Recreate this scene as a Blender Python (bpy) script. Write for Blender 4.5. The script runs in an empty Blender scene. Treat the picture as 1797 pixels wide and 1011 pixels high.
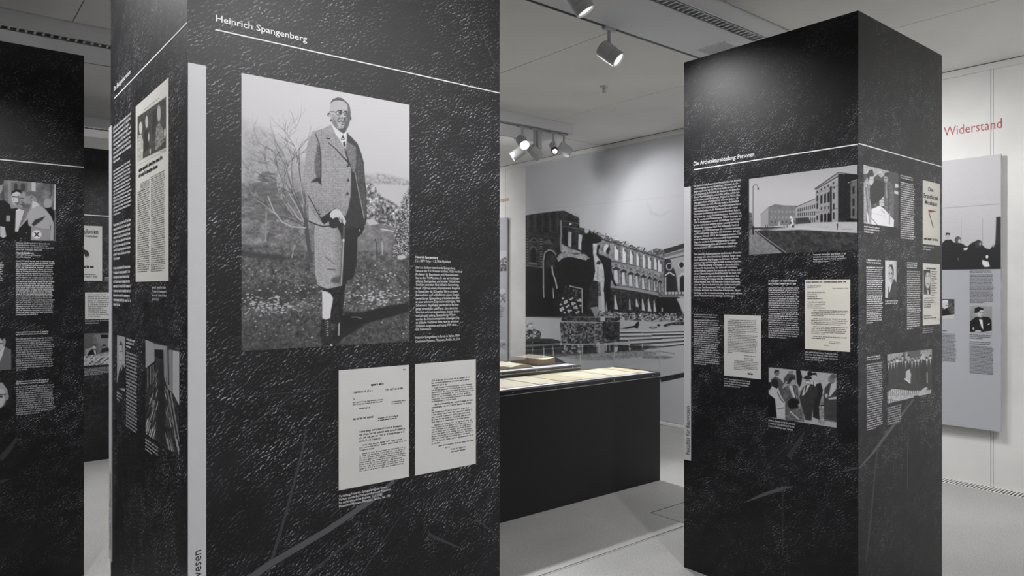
import bpy, math, random
import numpy as np
from mathutils import Vector, Matrix

# ------------------------------------------------------------------ camera, world, exposure
IMG_W, IMG_H = 1797.0, 1011.0
FPX = 1240.0                       # focal length in photograph pixels
CX, CY = 898.5, 505.5
EYE = 1.5
FW = np.array([0.634, 0.773, 0.0]); FW /= np.linalg.norm(FW)      # viewing direction (level camera)
RT = np.array([FW[1], -FW[0], 0.0])
UP = np.array([0.0, 0.0, 1.0])
CAM = np.array([0.0, 0.0, EYE])

sc = bpy.context.scene
COL = sc.collection
cd = bpy.data.cameras.new('camera')
cam = bpy.data.objects.new('camera', cd); COL.objects.link(cam)
cam.location = (0, 0, EYE)
cam.rotation_euler = (math.pi / 2, 0, -math.atan2(FW[0], FW[1]))
cd.sensor_fit = 'HORIZONTAL'; cd.sensor_width = 36.0
cd.lens = FPX / IMG_W * 36.0
cd.clip_start = 0.05; cd.clip_end = 100
sc.camera = cam
w = bpy.data.worlds.new('world'); sc.world = w; w.use_nodes = True
w.node_tree.nodes['Background'].inputs[0].default_value = (0.5, 0.52, 0.55, 1)
w.node_tree.nodes['Background'].inputs[1].default_value = 0.05
vs = sc.view_settings
vs.view_transform = 'Standard'; vs.look = 'None'; vs.gamma = 1.0
vs.exposure = 0.0
vs.use_curve_mapping = False
sc.cycles.transparent_max_bounces = 32

LAMP_W = 1.5                        # overall scale of the track spot lamps

# ------------------------------------------------------------------ materials
MATS = {}
def lin(c):
    if isinstance(c, (int, float)): c = (c, c, c)
    return tuple((v / 12.92 if v <= 0.04045 else ((v + 0.055) / 1.055) ** 2.4) for v in c)
def mat(name, col, rough=0.5, spec=0.5, metal=0.0, noise=None, bump=None, emit=None):
    """Principled material; col in sRGB 0..1; noise=(scale, amount) mottles the colour, bump=(scale, strength)."""
    m = bpy.data.materials.new(name); m.use_nodes = True
    nt = m.node_tree; b = nt.nodes['Principled BSDF']
    c = lin(col)
    b.inputs['Base Color'].default_value = (*c, 1)
    b.inputs['Roughness'].default_value = rough
    b.inputs['Specular IOR Level'].default_value = spec
    b.inputs['Metallic'].default_value = metal
    if noise or bump:
        tc = nt.nodes.new('ShaderNodeTexCoord')
    if noise:
        n = nt.nodes.new('ShaderNodeTexNoise'); n.inputs['Scale'].default_value = noise[0]
        n.inputs['Detail'].default_value = 6
        nt.links.new(tc.outputs['Object'], n.inputs['Vector'])
        r = nt.nodes.new('ShaderNodeMapRange')
        r.inputs['From Min'].default_value = 0.3; r.inputs['From Max'].default_value = 0.7
        r.inputs['To Min'].default_value = 1 - noise[1]; r.inputs['To Max'].default_value = 1 + noise[1]
        nt.links.new(n.outputs['Fac'], r.inputs['Value'])
        mx = nt.nodes.new('ShaderNodeVectorMath'); mx.operation = 'SCALE'
        mx.inputs[0].default_value = c
        nt.links.new(r.outputs['Result'], mx.inputs['Scale'])
        nt.links.new(mx.outputs['Vector'], b.inputs['Base Color'])
    if bump:
        n2 = nt.nodes.new('ShaderNodeTexNoise'); n2.inputs['Scale'].default_value = bump[0]
        nt.links.new(tc.outputs['Object'], n2.inputs['Vector'])
        bp = nt.nodes.new('ShaderNodeBump'); bp.inputs['Strength'].default_value = bump[1]
        bp.inputs['Distance'].default_value = 0.01
        nt.links.new(n2.outputs['Fac'], bp.inputs['Height'])
        nt.links.new(bp.outputs['Normal'], b.inputs['Normal'])
    if emit:
        b.inputs['Emission Color'].default_value = (*emit[0], 1)
        b.inputs['Emission Strength'].default_value = emit[1]
    MATS[name] = m
    return m

def mat_print():
    """Photo-printed foil: dark rough rock surface lit from one side, printed on a flat semi-matt board."""
    m = bpy.data.materials.new('rock_print'); m.use_nodes = True
    nt = m.node_tree; N = nt.nodes.new; L = nt.links.new
    b = nt.nodes['Principled BSDF']
    tc = N('ShaderNodeTexCoord'); sp = N('ShaderNodeSeparateXYZ'); L(tc.outputs['Object'], sp.inputs[0])
    ad = N('ShaderNodeMath'); ad.operation = 'SUBTRACT'; L(sp.outputs['X'], ad.inputs[0]); L(sp.outputs['Y'], ad.inputs[1])
    cb = N('ShaderNodeCombineXYZ'); L(ad.outputs[0], cb.inputs['X']); L(sp.outputs['Z'], cb.inputs['Y'])
    def noise(offset, scale, rot, sx, sy, detail=3.0, rough=0.6):
        rm = N('ShaderNodeMapping'); rm.inputs['Location'].default_value = (*offset, 0)
        L(cb.outputs[0], rm.inputs['Vector'])
        mp = N('ShaderNodeMapping'); mp.vector_type = 'TEXTURE'
        mp.inputs['Rotation'].default_value = (0, 0, rot); mp.inputs['Scale'].default_value = (sx, sy, 1)
        L(rm.outputs[0], mp.inputs['Vector'])
        n = N('ShaderNodeTexNoise'); n.noise_dimensions = '2D'
        n.inputs['Scale'].default_value = scale; n.inputs['Detail'].default_value = detail
        n.inputs['Roughness'].default_value = rough
        L(mp.outputs[0], n.inputs['Vector']); return n.outputs['Fac']
    def mth(op, a, bb):
        q = N('ShaderNodeMath'); q.operation = op
        for i, v in enumerate((a, bb)):
            if isinstance(v, (int, float)): q.inputs[i].default_value = v
            else: L(v, q.inputs[i])
        return q.outputs[0]
    def rng(v, a, bb, c, d):
        q = N('ShaderNodeMapRange'); q.inputs['From Min'].default_value = a; q.inputs['From Max'].default_value = bb
        q.inputs['To Min'].default_value = c; q.inputs['To Max'].default_value = d; L(v, q.inputs['Value']); return q.outputs['Result']
    h0 = noise((0, 0), 125, 0.62, 1.7, 0.75, 4.0, 0.66); h1 = noise((0.0018, -0.0026), 125, 0.62, 1.7, 0.75, 4.0, 0.66)
    rel = mth('SUBTRACT', h0, h1)
    lite = rng(rel, 0.10, 0.22, 0.0, 1.0)
    patch = rng(noise((3.1, 1.7), 3.2, 0, 1, 1, 4.0), 0.38, 0.66, 0.12, 1.0)
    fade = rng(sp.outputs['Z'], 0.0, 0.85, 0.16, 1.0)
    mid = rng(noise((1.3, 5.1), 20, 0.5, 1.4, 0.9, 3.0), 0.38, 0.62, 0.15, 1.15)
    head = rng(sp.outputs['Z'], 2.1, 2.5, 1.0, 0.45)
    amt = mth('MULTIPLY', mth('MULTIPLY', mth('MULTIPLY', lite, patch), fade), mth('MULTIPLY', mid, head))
    cloud = rng(noise((7.3, 2.2), 5.0, 0.6, 2.0, 0.8, 5.0), 0.45, 0.8, 0.0, 1.0)
    cr = N('ShaderNodeMix'); cr.data_type = 'RGBA'
    cr.inputs[6].default_value = (0.007, 0.007, 0.0085, 1); cr.inputs[7].default_value = (0.50, 0.50, 0.54, 1)
    L(amt, cr.inputs[0])
    c2 = N('ShaderNodeMix'); c2.data_type = 'RGBA'; c2.blend_type = 'ADD'
    L(mth('MULTIPLY', cloud, 0.35), c2.inputs[0]); L(cr.outputs[2], c2.inputs[6]); c2.inputs[7].default_value = (0.022, 0.022, 0.025, 1)
    L(c2.outputs[2], b.inputs['Base Color'])
    b.inputs['Roughness'].default_value = 0.47
    b.inputs['Specular IOR Level'].default_value = 0.38
    MATS['rock_print'] = m

def mat_floor():
    m = bpy.data.materials.new('polished_concrete'); m.use_nodes = True
    nt = m.node_tree; N = nt.nodes.new; L = nt.links.new; b = nt.nodes['Principled BSDF']
    tc = N('ShaderNodeTexCoord')
    n1 = N('ShaderNodeTexNoise'); n1.inputs['Scale'].default_value = 2.2; n1.inputs['Detail'].default_value = 7
    n2 = N('ShaderNodeTexNoise'); n2.inputs['Scale'].default_value = 130; n2.inputs['Detail'].default_value = 3
    v = N('ShaderNodeTexVoronoi'); v.inputs['Scale'].default_value = 30
    for q in (n1, n2, v): L(tc.outputs['Object'], q.inputs['Vector'])
    r1 = N('ShaderNodeMapRange'); L(n1.outputs['Fac'], r1.inputs['Value'])
    for k, x in zip(('From Min', 'From Max', 'To Min', 'To Max'), (0.3, 0.7, 0.93, 1.05)): r1.inputs[k].default_value = x
    r2 = N('ShaderNodeMapRange'); L(n2.outputs['Fac'], r2.inputs['Value'])
    for k, x in zip(('From Min', 'From Max', 'To Min', 'To Max'), (0.36, 0.52, 0.70, 1.0)): r2.inputs[k].default_value = x
    r3 = N('ShaderNodeMapRange'); L(v.outputs['Distance'], r3.inputs['Value'])
    for k, x in zip(('From Min', 'From Max', 'To Min', 'To Max'), (0.07, 0.14, 0.30, 1.0)): r3.inputs[k].default_value = x
    # only a few cells carry a dark pore
    wn = N('ShaderNodeMapRange'); sepc = N('ShaderNodeSeparateColor'); L(v.outputs['Color'], sepc.inputs[0]); L(sepc.outputs[0], wn.inputs['Value'])
    for k, x in zip(('From Min', 'From Max', 'To Min', 'To Max'), (0.10, 0.11, 0.0, 1.0)): wn.inputs[k].default_value = x
    mxp = N('ShaderNodeMath'); mxp.operation = 'MAXIMUM'; L(r3.outputs[0], mxp.inputs[0]); L(wn.outputs[0], mxp.inputs[1])
    a = N('ShaderNodeMath'); a.operation = 'MULTIPLY'; L(r1.outputs[0], a.inputs[0]); L(r2.outputs[0], a.inputs[1])
    a2 = N('ShaderNodeMath'); a2.operation = 'MULTIPLY'; L(a.outputs[0], a2.inputs[0]); L(mxp.outputs[0], a2.inputs[1])
    s = N('ShaderNodeVectorMath'); s.operation = 'SCALE'; s.inputs[0].default_value = (0.275, 0.275, 0.27)
    L(a2.outputs[0], s.inputs['Scale']); L(s.outputs['Vector'], b.inputs['Base Color'])
    b.inputs['Roughness'].default_value = 0.42; b.inputs['Specular IOR Level'].default_value = 0.35
    MATS['polished_concrete'] = m

def mat_attr(name, rough=0.45):
    """Flat print: colours come from the printed dots stored on the sheet."""
    m = bpy.data.materials.new(name); m.use_nodes = True
    nt = m.node_tree; b = nt.nodes['Principled BSDF']
    at = nt.nodes.new('ShaderNodeAttribute'); at.attribute_name = 'ink'
    nt.links.new(at.outputs['Color'], b.inputs['Base Color'])
    b.inputs['Roughness'].default_value = rough; b.inputs['Specular IOR Level'].default_value = 0.4
    MATS[name] = m

def mat_glass():
    m = bpy.data.materials.new('clear_glass'); m.use_nodes = True
    nt = m.node_tree; nt.nodes.remove(nt.nodes['Principled BSDF'])
    out = nt.nodes['Material Output']
    tr = nt.nodes.new('ShaderNodeBsdfTransparent'); tr.inputs[0].default_value = (0.985, 0.988, 0.987, 1)
    gl = nt.nodes.new('ShaderNodeBsdfGlossy'); gl.inputs['Roughness'].default_value = 0.02
    fr = nt.nodes.new('ShaderNodeFresnel'); fr.inputs['IOR'].default_value = 1.45
    mx = nt.nodes.new('ShaderNodeMixShader')
    ge = nt.nodes.new('ShaderNodeNewGeometry'); k = nt.nodes.new('ShaderNodeMath'); k.operation = 'SUBTRACT'; k.inputs[0].default_value = 1.0
    nt.links.new(ge.outputs['Backfacing'], k.inputs[1])
    k2 = nt.nodes.new('ShaderNodeMath'); k2.operation = 'MULTIPLY'
    nt.links.new(fr.outputs[0], k2.inputs[0]); nt.links.new(k.outputs[0], k2.inputs[1])
    nt.links.new(k2.outputs[0], mx.inputs[0]); nt.links.new(tr.outputs[0], mx.inputs[1]); nt.links.new(gl.outputs[0], mx.inputs[2])
    nt.links.new(mx.outputs[0], out.inputs[0])
    MATS['clear_glass'] = m

mat_print(); mat_floor(); mat_glass(); mat_attr('photo_print', 0.42); mat_attr('wall_print', 0.6)
mat('panel_core', (0.16, 0.16, 0.17), 0.5)
mat('white_ink', (0.93, 0.93, 0.94), 0.45)
mat('dim_ink', (0.78, 0.78, 0.80), 0.45)
mat('dark_ink', (0.13, 0.13, 0.15), 0.5)
mat('type_ink', (0.27, 0.27, 0.29), 0.5)
mat('red_ink', (0.60, 0.20, 0.17), 0.5)
mat('navy_ink', (0.16, 0.16, 0.20), 0.5)
mat('scratch_print', (0.33, 0.33, 0.35), 0.46)
mat('scratch_faint', (0.23, 0.23, 0.245), 0.46)
mat('grey_strip', (0.78, 0.78, 0.80), 0.4)
mat('paper', (0.80, 0.80, 0.795), 0.6, 0.3, noise=(6, 0.03))
mat('paper_warm', (0.85, 0.84, 0.805), 0.6, 0.3, noise=(6, 0.03))
mat('concrete_wall', (0.825, 0.825, 0.82), 0.7, 0.3, noise=(2.2, 0.09), bump=(9, 0.05))
mat('white_paint', (0.82, 0.82, 0.815), 0.6, 0.3)
mat('concrete_ceiling', (0.91, 0.907, 0.895), 0.8, 0.2, noise=(1.1, 0.05))
mat('metal_strip', (0.88, 0.88, 0.89), 0.38, 0.5)
mat('black_gap', (0.05, 0.05, 0.05), 0.8, 0.2)
mat('slot_dark', (0.22, 0.22, 0.22), 0.5)
mat('aluminium', (0.80, 0.80, 0.80), 0.3, 0.5, metal=0.9)
mat('lamp_grey', (0.78, 0.78, 0.79), 0.35)
mat('lamp_dark', (0.05, 0.05, 0.055), 0.35)
mat('lens_lit', (1, 1, 1), 0.3, emit=((1, 0.98, 0.95), 40))
mat('lens_dim', (0.80, 0.82, 0.86), 0.25, emit=((1, 0.98, 0.95), 0.8))
mat('case_black', (0.11, 0.11, 0.115), 0.5, 0.3)
mat('case_frame', (0.10, 0.10, 0.12), 0.3)
mat('case_liner', (0.68, 0.68, 0.72), 0.5)
mat('old_paper', (0.73, 0.71, 0.63), 0.7, 0.2, noise=(9, 0.05))
mat('old_paper_dark', (0.70, 0.655, 0.55), 0.7, 0.2, noise=(9, 0.06))
mat('page_edge', (0.52, 0.42, 0.31), 0.8, 0.2, noise=(60, 0.12))
mat('book_cover', (0.30, 0.28, 0.26), 0.6)
mat('glass_edge', (0.66, 0.70, 0.69), 0.2)
mat('grille_steel', (0.74, 0.74, 0.73), 0.4)
mat('board_edge', (0.42, 0.40, 0.37), 0.6)
mat('panel_grey', (0.66, 0.665, 0.69), 0.5, 0.3)
mat('steel', (0.70, 0.68, 0.64), 0.25, 0.5, metal=1.0)

# ------------------------------------------------------------------ mesh helpers
OFF = {}
def thing(name, label, cat, loc, group=None):
    o = bpy.data.objects.new(name, None); COL.objects.link(o); o.location = loc
    o.empty_display_size = 0.1
    o['label'] = label; o['category'] = cat
    if group: o['group'] = group
    OFF[o.name] = np.array(loc, float)
    return o
def tag(o, label, cat, group=None):
    o['label'] = label; o['category'] = cat
    if group: o['group'] = group
    return o
def mk(name, verts, faces, m, parent=None, smooth=False, loc=None):
    """verts in world space; the object is placed relative to its parent (or at loc)."""
    v = np.asarray(verts, float)
    off = OFF[parent.name] if parent is not None else (np.array(loc, float) if loc is not None else np.zeros(3))
    me = bpy.data.meshes.new(name)
    me.from_pydata([tuple(p) for p in (v - off)], [], faces)
    if m is not None: me.materials.append(MATS[m] if isinstance(m, str) else m)
    if smooth:
        me.polygons.foreach_set('use_smooth', [True] * len(me.polygons))
    me.update()
    o = bpy.data.objects.new(name, me); COL.objects.link(o)
    if parent is not None: o.parent = parent
    elif loc is not None: o.location = loc
    OFF[o.name] = off
    return o
def struct(o):
    o['kind'] = 'structure'; return o
def join(*parts):
    V, F = [], []
    for v, f in parts:
        n = len(V); V += [tuple(p) for p in v]; F += [tuple(i + n for i in q) for q in f]
    return V, F
def box(x0, x1, y0, y1, z0, z1):
    v = [(x, y, z) for z in (z0, z1) for y in (y0, y1) for x in (x0, x1)]
    return v, [(0, 2, 3, 1), (4, 5, 7, 6), (0, 1, 5, 4), (2, 6, 7, 3), (0, 4, 6, 2), (1, 3, 7, 5)]
def bevbox(x0, x1, y0, y1, z0, z1, b=0.003):
    """box with chamfered edges"""
    v = []; 
    xs, ys, zs = (x0, x1), (y0, y1), (z0, z1)
    idx = {}
    for ix in (0, 1):
        for iy in (0, 1):
            for iz in (0, 1):
                sx, sy, sz = (b if ix == 0 else -b), (b if iy == 0 else -b), (b if iz == 0 else -b)
                X, Y, Z = xs[ix], ys[iy], zs[iz]
                for ax, p in (('x', (X, Y + sy, Z + sz)), ('y', (X + sx, Y, Z + sz)), ('z', (X + sx, Y + sy, Z))):
                    idx[(ix, iy, iz, ax)] = len(v); v.append(p)
    f = []
    def F(*k): f.append(tuple(idx[q] for q in k))
    for s in (0, 1):
        F((s, 0, 0, 'x'), (s, 1, 0, 'x'), (s, 1, 1, 'x'), (s, 0, 1, 'x'))
        F((0, s, 0, 'y'), (1, s, 0, 'y'), (1, s, 1, 'y'), (0, s, 1, 'y'))
        F((0, 0, s, 'z'), (1, 0, s, 'z'), (1, 1, s, 'z'), (0, 1, s, 'z'))
    for a in (0, 1):
        for c in (0, 1):
            F((a, c, 0, 'x'), (a, c, 1, 'x'), (a, c, 1, 'y'), (a, c, 0, 'y'))
            F((a, 0, c, 'x'), (a, 1, c, 'x'), (a, 1, c, 'z'), (a, 0, c, 'z'))
            F((0, a, c, 'y'), (1, a, c, 'y'), (1, a, c, 'z'), (0, a, c, 'z'))
            for d in (0, 1):
                if d == 0 or True: pass
    for ix in (0, 1):
        for iy in (0, 1):
            for iz in (0, 1):
                F((ix, iy, iz, 'x'), (ix, iy, iz, 'y'), (ix, iy, iz, 'z'))
    return v, f
def tube(p0, p1, r0, r1=None, n=20, cap=True):
    r1 = r0 if r1 is None else r1
    p0, p1 = Vector(p0), Vector(p1); ax = (p1 - p0).normalized()
    t = ax.cross(Vector((0, 0, 1)))
    if t.length < 1e-4: t = Vector((1, 0, 0))
    t.normalize(); s = ax.cross(t)
    v = []
    for p, r in ((p0, r0), (p1, r1)):
        for i in range(n):
            a = 2 * math.pi * i / n
            v.append(tuple(p + t * (r * math.cos(a)) + s * (r * math.sin(a))))
    f = [(i, (i + 1) % n, n + (i + 1) % n, n + i) for i in range(n)]
    if cap: f += [tuple(range(n))[::-1], tuple(range(n, 2 * n))]
    return v, f
def ring(p0, p1, ro, ri, n=24):
    a = tube(p0, p1, ro, ro, n, False)[0]; b = tube(p0, p1, ri, ri, n, False)[0]
    v = a + b; f = []
    for i in range(n):
        j = (i + 1) % n
        f += [(i, j, n + j, n + i), (2 * n + i, 3 * n + i, 3 * n + j, 2 * n + j), (i, 2 * n + i, 2 * n + j, j), (n + i, n + j, 3 * n + j, 3 * n + i)]
    return v, f
def obox(c, ax, ay, az, hx, hy, hz):
    """oriented box"""
    c, ax, ay, az = (np.array(q, float) for q in (c, ax, ay, az))
    v = [tuple(c + ax * hx * sx + ay * hy * sy + az * hz * sz) for sz in (-1, 1) for sy in (-1, 1) for sx in (-1, 1)]
    return v, [(0, 2, 3, 1), (4, 5, 7, 6), (0, 1, 5, 4), (2, 6, 7, 3), (0, 4, 6, 2), (1, 3, 7, 5)]

# ------------------------------------------------------------------ printed faces
class Face:
    """A vertical plane; u runs to the viewer's right, v is the height above the floor."""
    def __init__(s, point, U, N):
        s.O = np.array(point, float); s.U = np.array(U, float); s.N = np.array(N, float)
    def uv(s, px, py):
        d = FW + RT * ((px - CX) / FPX) + UP * ((CY - py) / FPX)
        t = np.dot(s.O - CAM, s.N) / np.dot(d, s.N)
        p = CAM + d * t
        return np.dot(p - s.O, s.U), p[2]
    def w(s, u, v, out=0.0):
        u = np.asarray(u, float); v = np.asarray(v, float)
        P = s.O + s.N * out + u[..., None] * s.U
        P = np.array(P); P[..., 2] = v
        return P
    def px(s, u, v):
        P = s.w(u, v) - CAM
        d = P @ FW
        return CX + FPX * (P @ RT) / d, CY - FPX * (P @ UP) / d
    def rect(s, xl, xr, yt, yb, xref=None):
        xref = xl if xref is None else xref
        return s.uv(xl, 500)[0], s.uv(xr, 500)[0], s.uv(xref, yb)[1], s.uv(xref, yt)[1]

def quadmesh(face, name, u0, u1, v0, v1, m, parent, out=0.0008, th=0.0):
    c = [(u0, v0), (u1, v0), (u1, v1), (u0, v1)]
    P = face.w(np.array([q[0] for q in c]), np.array([q[1] for q in c]), out)
    if th:
        Q = P - face.N * th
        return mk(name, np.vstack([P, Q]), [(0, 1, 2, 3), (7, 6, 5, 4), (0, 4, 5, 1), (1, 5, 6, 2), (2, 6, 7, 3), (3, 7, 4, 0)], m, parent)
    return mk(name, P, [(0, 1, 2, 3)], m, parent)
def rule(face, parent, xl, xr, y, th, m='white_ink', name='rule_line', xref=None):
    u0, u1, v0, v1 = face.rect(xl, xr, y - th / 2, y + th / 2, xref)
    return quadmesh(face, name, u0, u1, v0, v1, m, parent, 0.001)
def polyprint(face, parent, name, pts, m, out=0.0012):
    q = [face.uv(*p) for p in pts]
    P = face.w(np.array([a for a, b in q]), np.array([b for a, b in q]), out)
    return mk(name, P, [tuple(range(len(pts)))], m, parent)

def glyphs(body, bold=0.0, space=1.0):
    cu = bpy.data.curves.new('lettering', 'FONT'); cu.body = body; cu.size = 1.0
    cu.resolution_u = 2; cu.offset = bold; cu.fill_mode = 'FRONT'; cu.space_line = space
    o = bpy.data.objects.new('lettering', cu)
    me = o.to_mesh()
    n = len(me.vertices); co = np.empty(n * 3); me.vertices.foreach_get('co', co); co = co.reshape(-1, 3)
    fs = [tuple(p.vertices) for p in me.polygons]
    o.to_mesh_clear(); bpy.data.objects.remove(o); bpy.data.curves.remove(cu)
    return co[:, :2].copy(), fs
def text(face, parent, body, xl, xr, yt, yb, m='white_ink', name='body_text', bold=0.0, xref=None, out=0.0016, turn=False):
    """lettering fitted to the given rectangle of the face; turn: reads upwards"""
    co, fs = glyphs(body, bold)
    u0, u1, v0, v1 = face.rect(xl, xr, yt, yb, xref)
    a, b = co.min(0), co.max(0); t = (co - a) / (b - a)
    if turn: t = np.stack([1 - t[:, 1], t[:, 0]], 1)
    P = face.w(u0 + t[:, 0] * (u1 - u0), v0 + t[:, 1] * (v1 - v0), out)
    return mk(name, P, fs, m, parent)
RND = random.Random(5)
def greek(face, parent, xl, xr, yt, yb, n, m='dim_ink', name='body_text', cpl=40, last=0.5, xref=None, out=0.0016, rag=0.08, weight=0.5, indent=0):
    """lines of print too small to read: letter-like strokes grouped in words"""
    u0, u1, v0, v1 = face.rect(xl, xr, yt, yb, xref)
    lead = (v1 - v0) / (n - 0.35); xh = lead * 0.46
    cw = (u1 - u0) / cpl; st = cw * weight * 0.62
    V, F = [], []
    def q(a, b, c, d):
        k = len(V); V.extend([(a, c), (b, c), (b, d), (a, d)]); F.append((k, k + 1, k + 2, k + 3))
    for i in range(n):
        base = v1 - lead * (i + 0.65)
        end = u1 - (u1 - u0) * RND.random() * rag
        if i == n - 1: end = u0 + (u1 - u0) * last
        u = u0 + (cw * 3 if (indent and i % indent == 0) else 0)
        while u < end - cw * 1.5:
            L = RND.choice((2, 3, 3, 4, 5, 6, 7, 9, 11))
            for k in range(L):
                if u > end - cw: break
                r = RND.random()
                top = xh * (1.5 if (r < 0.22 or (k == 0 and r < 0.5)) else 1.0)
                dn = xh * 0.42 if r > 0.93 else 0
                q(u, u + st, base - dn, base + top)
                if r > 0.25: q(u + cw * 0.52, u + cw * 0.52 + st, base, base + xh)
                if r > 0.4: q(u, u + cw * 0.52, base + xh * (0.8 if r > 0.7 else 0.0), base + xh * (1.0 if r > 0.7 else 0.2))
                u += cw
            u += cw * 0.8
    V = np.array(V)
    return mk(name, face.w(V[:, 0], V[:, 1], out), F, m, parent)

# ------------------------------------------------------------------ painted prints (halftone on a fine sheet)
_TAB = np.random.RandomState(11).rand(8, 256, 256)
def vnoise(X, Y, s, seed=0):
    x = X / s; y = Y / s; xi = np.floor(x).astype(int); yi = np.floor(y).astype(int)
    fx = x - xi; fy = y - yi; fx = fx * fx * (3 - 2 * fx); fy = fy * fy * (3 - 2 * fy)
    T = _TAB[seed % 8]; sh = seed * 37
    g = lambda a, b: T[(a + sh) & 255, (b + sh) & 255]
    return (g(xi, yi) * (1 - fx) + g(xi + 1, yi) * fx) * (1 - fy) + (g(xi, yi + 1) * (1 - fx) + g(xi + 1, yi + 1) * fx) * fy
def fbm(X, Y, s, seed=0, o=3):
    t = 0; a = 1; n = 0
    for i in range(o):
        t = t + a * vnoise(X, Y, s / 2 ** i, seed + i); n += a; a *= 0.55
    return t / n
class Sheet:
    """A printed picture on a face. Motifs are drawn in the coordinates of the photograph and land on the flat sheet."""
    def __init__(s, face, xl, xr, yt, yb, k=1.2, xref=None, base=0.5):
        s.face = face
        s.u0, s.u1, s.v0, s.v1 = face.rect(xl, xr, yt, yb, xref)
        h = abs(face.px(np.array(s.u0), np.array(s.v0))[1] - face.px(np.array(s.u0), np.array(s.v1))[1])
        h2 = abs(face.px(np.array(s.u1), np.array(s.v0))[1] - face.px(np.array(s.u1), np.array(s.v1))[1])
        s.nu = max(8, int((xr - xl) * k)); s.nv = max(8, int(max(h, h2) * k))
        g = np.meshgrid(np.linspace(s.u0, s.u1, s.nu), np.linspace(s.v1, s.v0, s.nv))
        s.U, s.V = g
        s.X, s.Y = face.px(*g)
        s.C = np.full(s.X.shape + (3,), float(base))
        s.z = (0.0, 0.0, 1.0)
    def zoom(s, x, y, f): s.z = (x, y, f); return s
    def P(s, pts):
        a = np.array(pts, float); return np.stack([s.z[0] + a[:, 0] / s.z[2], s.z[1] + a[:, 1] / s.z[2]], 1)
    def put(s, sl, alpha, val):
        v = np.asarray(val, float)
        if v.ndim == s.X.ndim and v.shape == s.X.shape: v = v[sl][..., None]
        elif v.ndim == 2: v = v[..., None]
        s.C[sl] = s.C[sl] * (1 - alpha[..., None]) + v * alpha[..., None]
    def _sl(s, x0, x1, y0, y1):
        m = (s.X >= x0) & (s.X <= x1) & (s.Y >= y0) & (s.Y <= y1)
        if not m.any(): return None
        r = np.where(m.any(1))[0]; c = np.where(m.any(0))[0]
        return (slice(r[0], r[-1] + 1), slice(c[0], c[-1] + 1))
    def poly(s, pts, val, a=1.0, soft=1.0):
        p = s.P(pts); lo = p.min(0) - soft * 2; hi = p.max(0) + soft * 2
        sl = s._sl(lo[0], hi[0], lo[1], hi[1])
        if sl is None: return s
        X, Y = s.X[sl], s.Y[sl]; ins = np.zeros(X.shape, bool); d = np.full(X.shape, 1e9)
        n = len(p)
        for i in range(n):
            x0, y0 = p[i]; x1, y1 = p[(i + 1) % n]
            if y0 != y1:
                c = ((y0 > Y) != (y1 > Y)) & (X < (x1 - x0) * (Y - y0) / (y1 - y0) + x0); ins ^= c
            L = (x1 - x0) ** 2 + (y1 - y0) ** 2 + 1e-9
            t = np.clip(((X - x0) * (x1 - x0) + (Y - y0) * (y1 - y0)) / L, 0, 1)
            d = np.minimum(d, np.hypot(X - x0 - t * (x1 - x0), Y - y0 - t * (y1 - y0)))
        al = np.clip(0.5 + np.where(ins, d, -d) / soft, 0, 1) * a
        s.put(sl, al, val); return s
    def ell(s, cx, cy, rx, ry, val, a=1.0, rot=0.0, soft=0.25):
        c = s.P([(cx, cy)])[0]; rx /= s.z[2]; ry /= s.z[2]; R = max(rx, ry) * 1.6 + 1
        sl = s._sl(c[0] - R, c[0] + R, c[1] - R, c[1] + R)
        if sl is None: return s
        X = s.X[sl] - c[0]; Y = s.Y[sl] - c[1]; k = math.radians(rot)
        x = X * math.cos(k) + Y * math.sin(k); y = -X * math.sin(k) + Y * math.cos(k)
        q = np.hypot(x / rx, y / ry); e = max(soft, 0.6 / min(rx, ry))
        s.put(sl, np.clip((1 - q) / e + 0.5, 0, 1) * a, val); return s
    def line(s, pts, wd, val, a=1.0, w2=None):
        p = s.P(pts); wd /= s.z[2]; w2 = wd if w2 is None else w2 / s.z[2]
        lo = p.min(0) - 2 - max(wd, w2); hi = p.max(0) + 2 + max(wd, w2); sl = s._sl(lo[0], hi[0], lo[1], hi[1])
        if sl is None: return s
        X, Y = s.X[sl], s.Y[sl]; al = np.zeros(X.shape); n = len(p) - 1
        for i in range(n):
            x0, y0 = p[i]; x1, y1 = p[i + 1]
            L = (x1 - x0) ** 2 + (y1 - y0) ** 2 + 1e-9
            t = np.clip(((X - x0) * (x1 - x0) + (Y - y0) * (y1 - y0)) / L, 0, 1)
            d = np.hypot(X - x0 - t * (x1 - x0), Y - y0 - t * (y1 - y0))
            ww = wd + (w2 - wd) * (i + t) / n
            al = np.maximum(al, np.clip(0.5 + (ww / 2 - d), 0, 1) * np.minimum(1, ww + 0.25))
        s.put(sl, al * a, val); return s
    def specks(s, pts_region, n, r0, r1, val, seed=0, a=0.9):
        rs = random.Random(seed); p = s.P(pts_region); lo, hi = p.min(0), p.max(0); z = s.z; s.z = (0, 0, 1)
        for _ in range(n):
            r = r0 + (r1 - r0) * rs.random() ** 2
            s.ell(lo[0] + (hi[0] - lo[0]) * rs.random(), lo[1] + (hi[1] - lo[1]) * rs.random(), r * 1.3, r, val * (0.8 + 0.3 * rs.random()), a)
        s.z = z; return s
    def mul(s, f): s.C *= f[..., None]; return s
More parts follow.
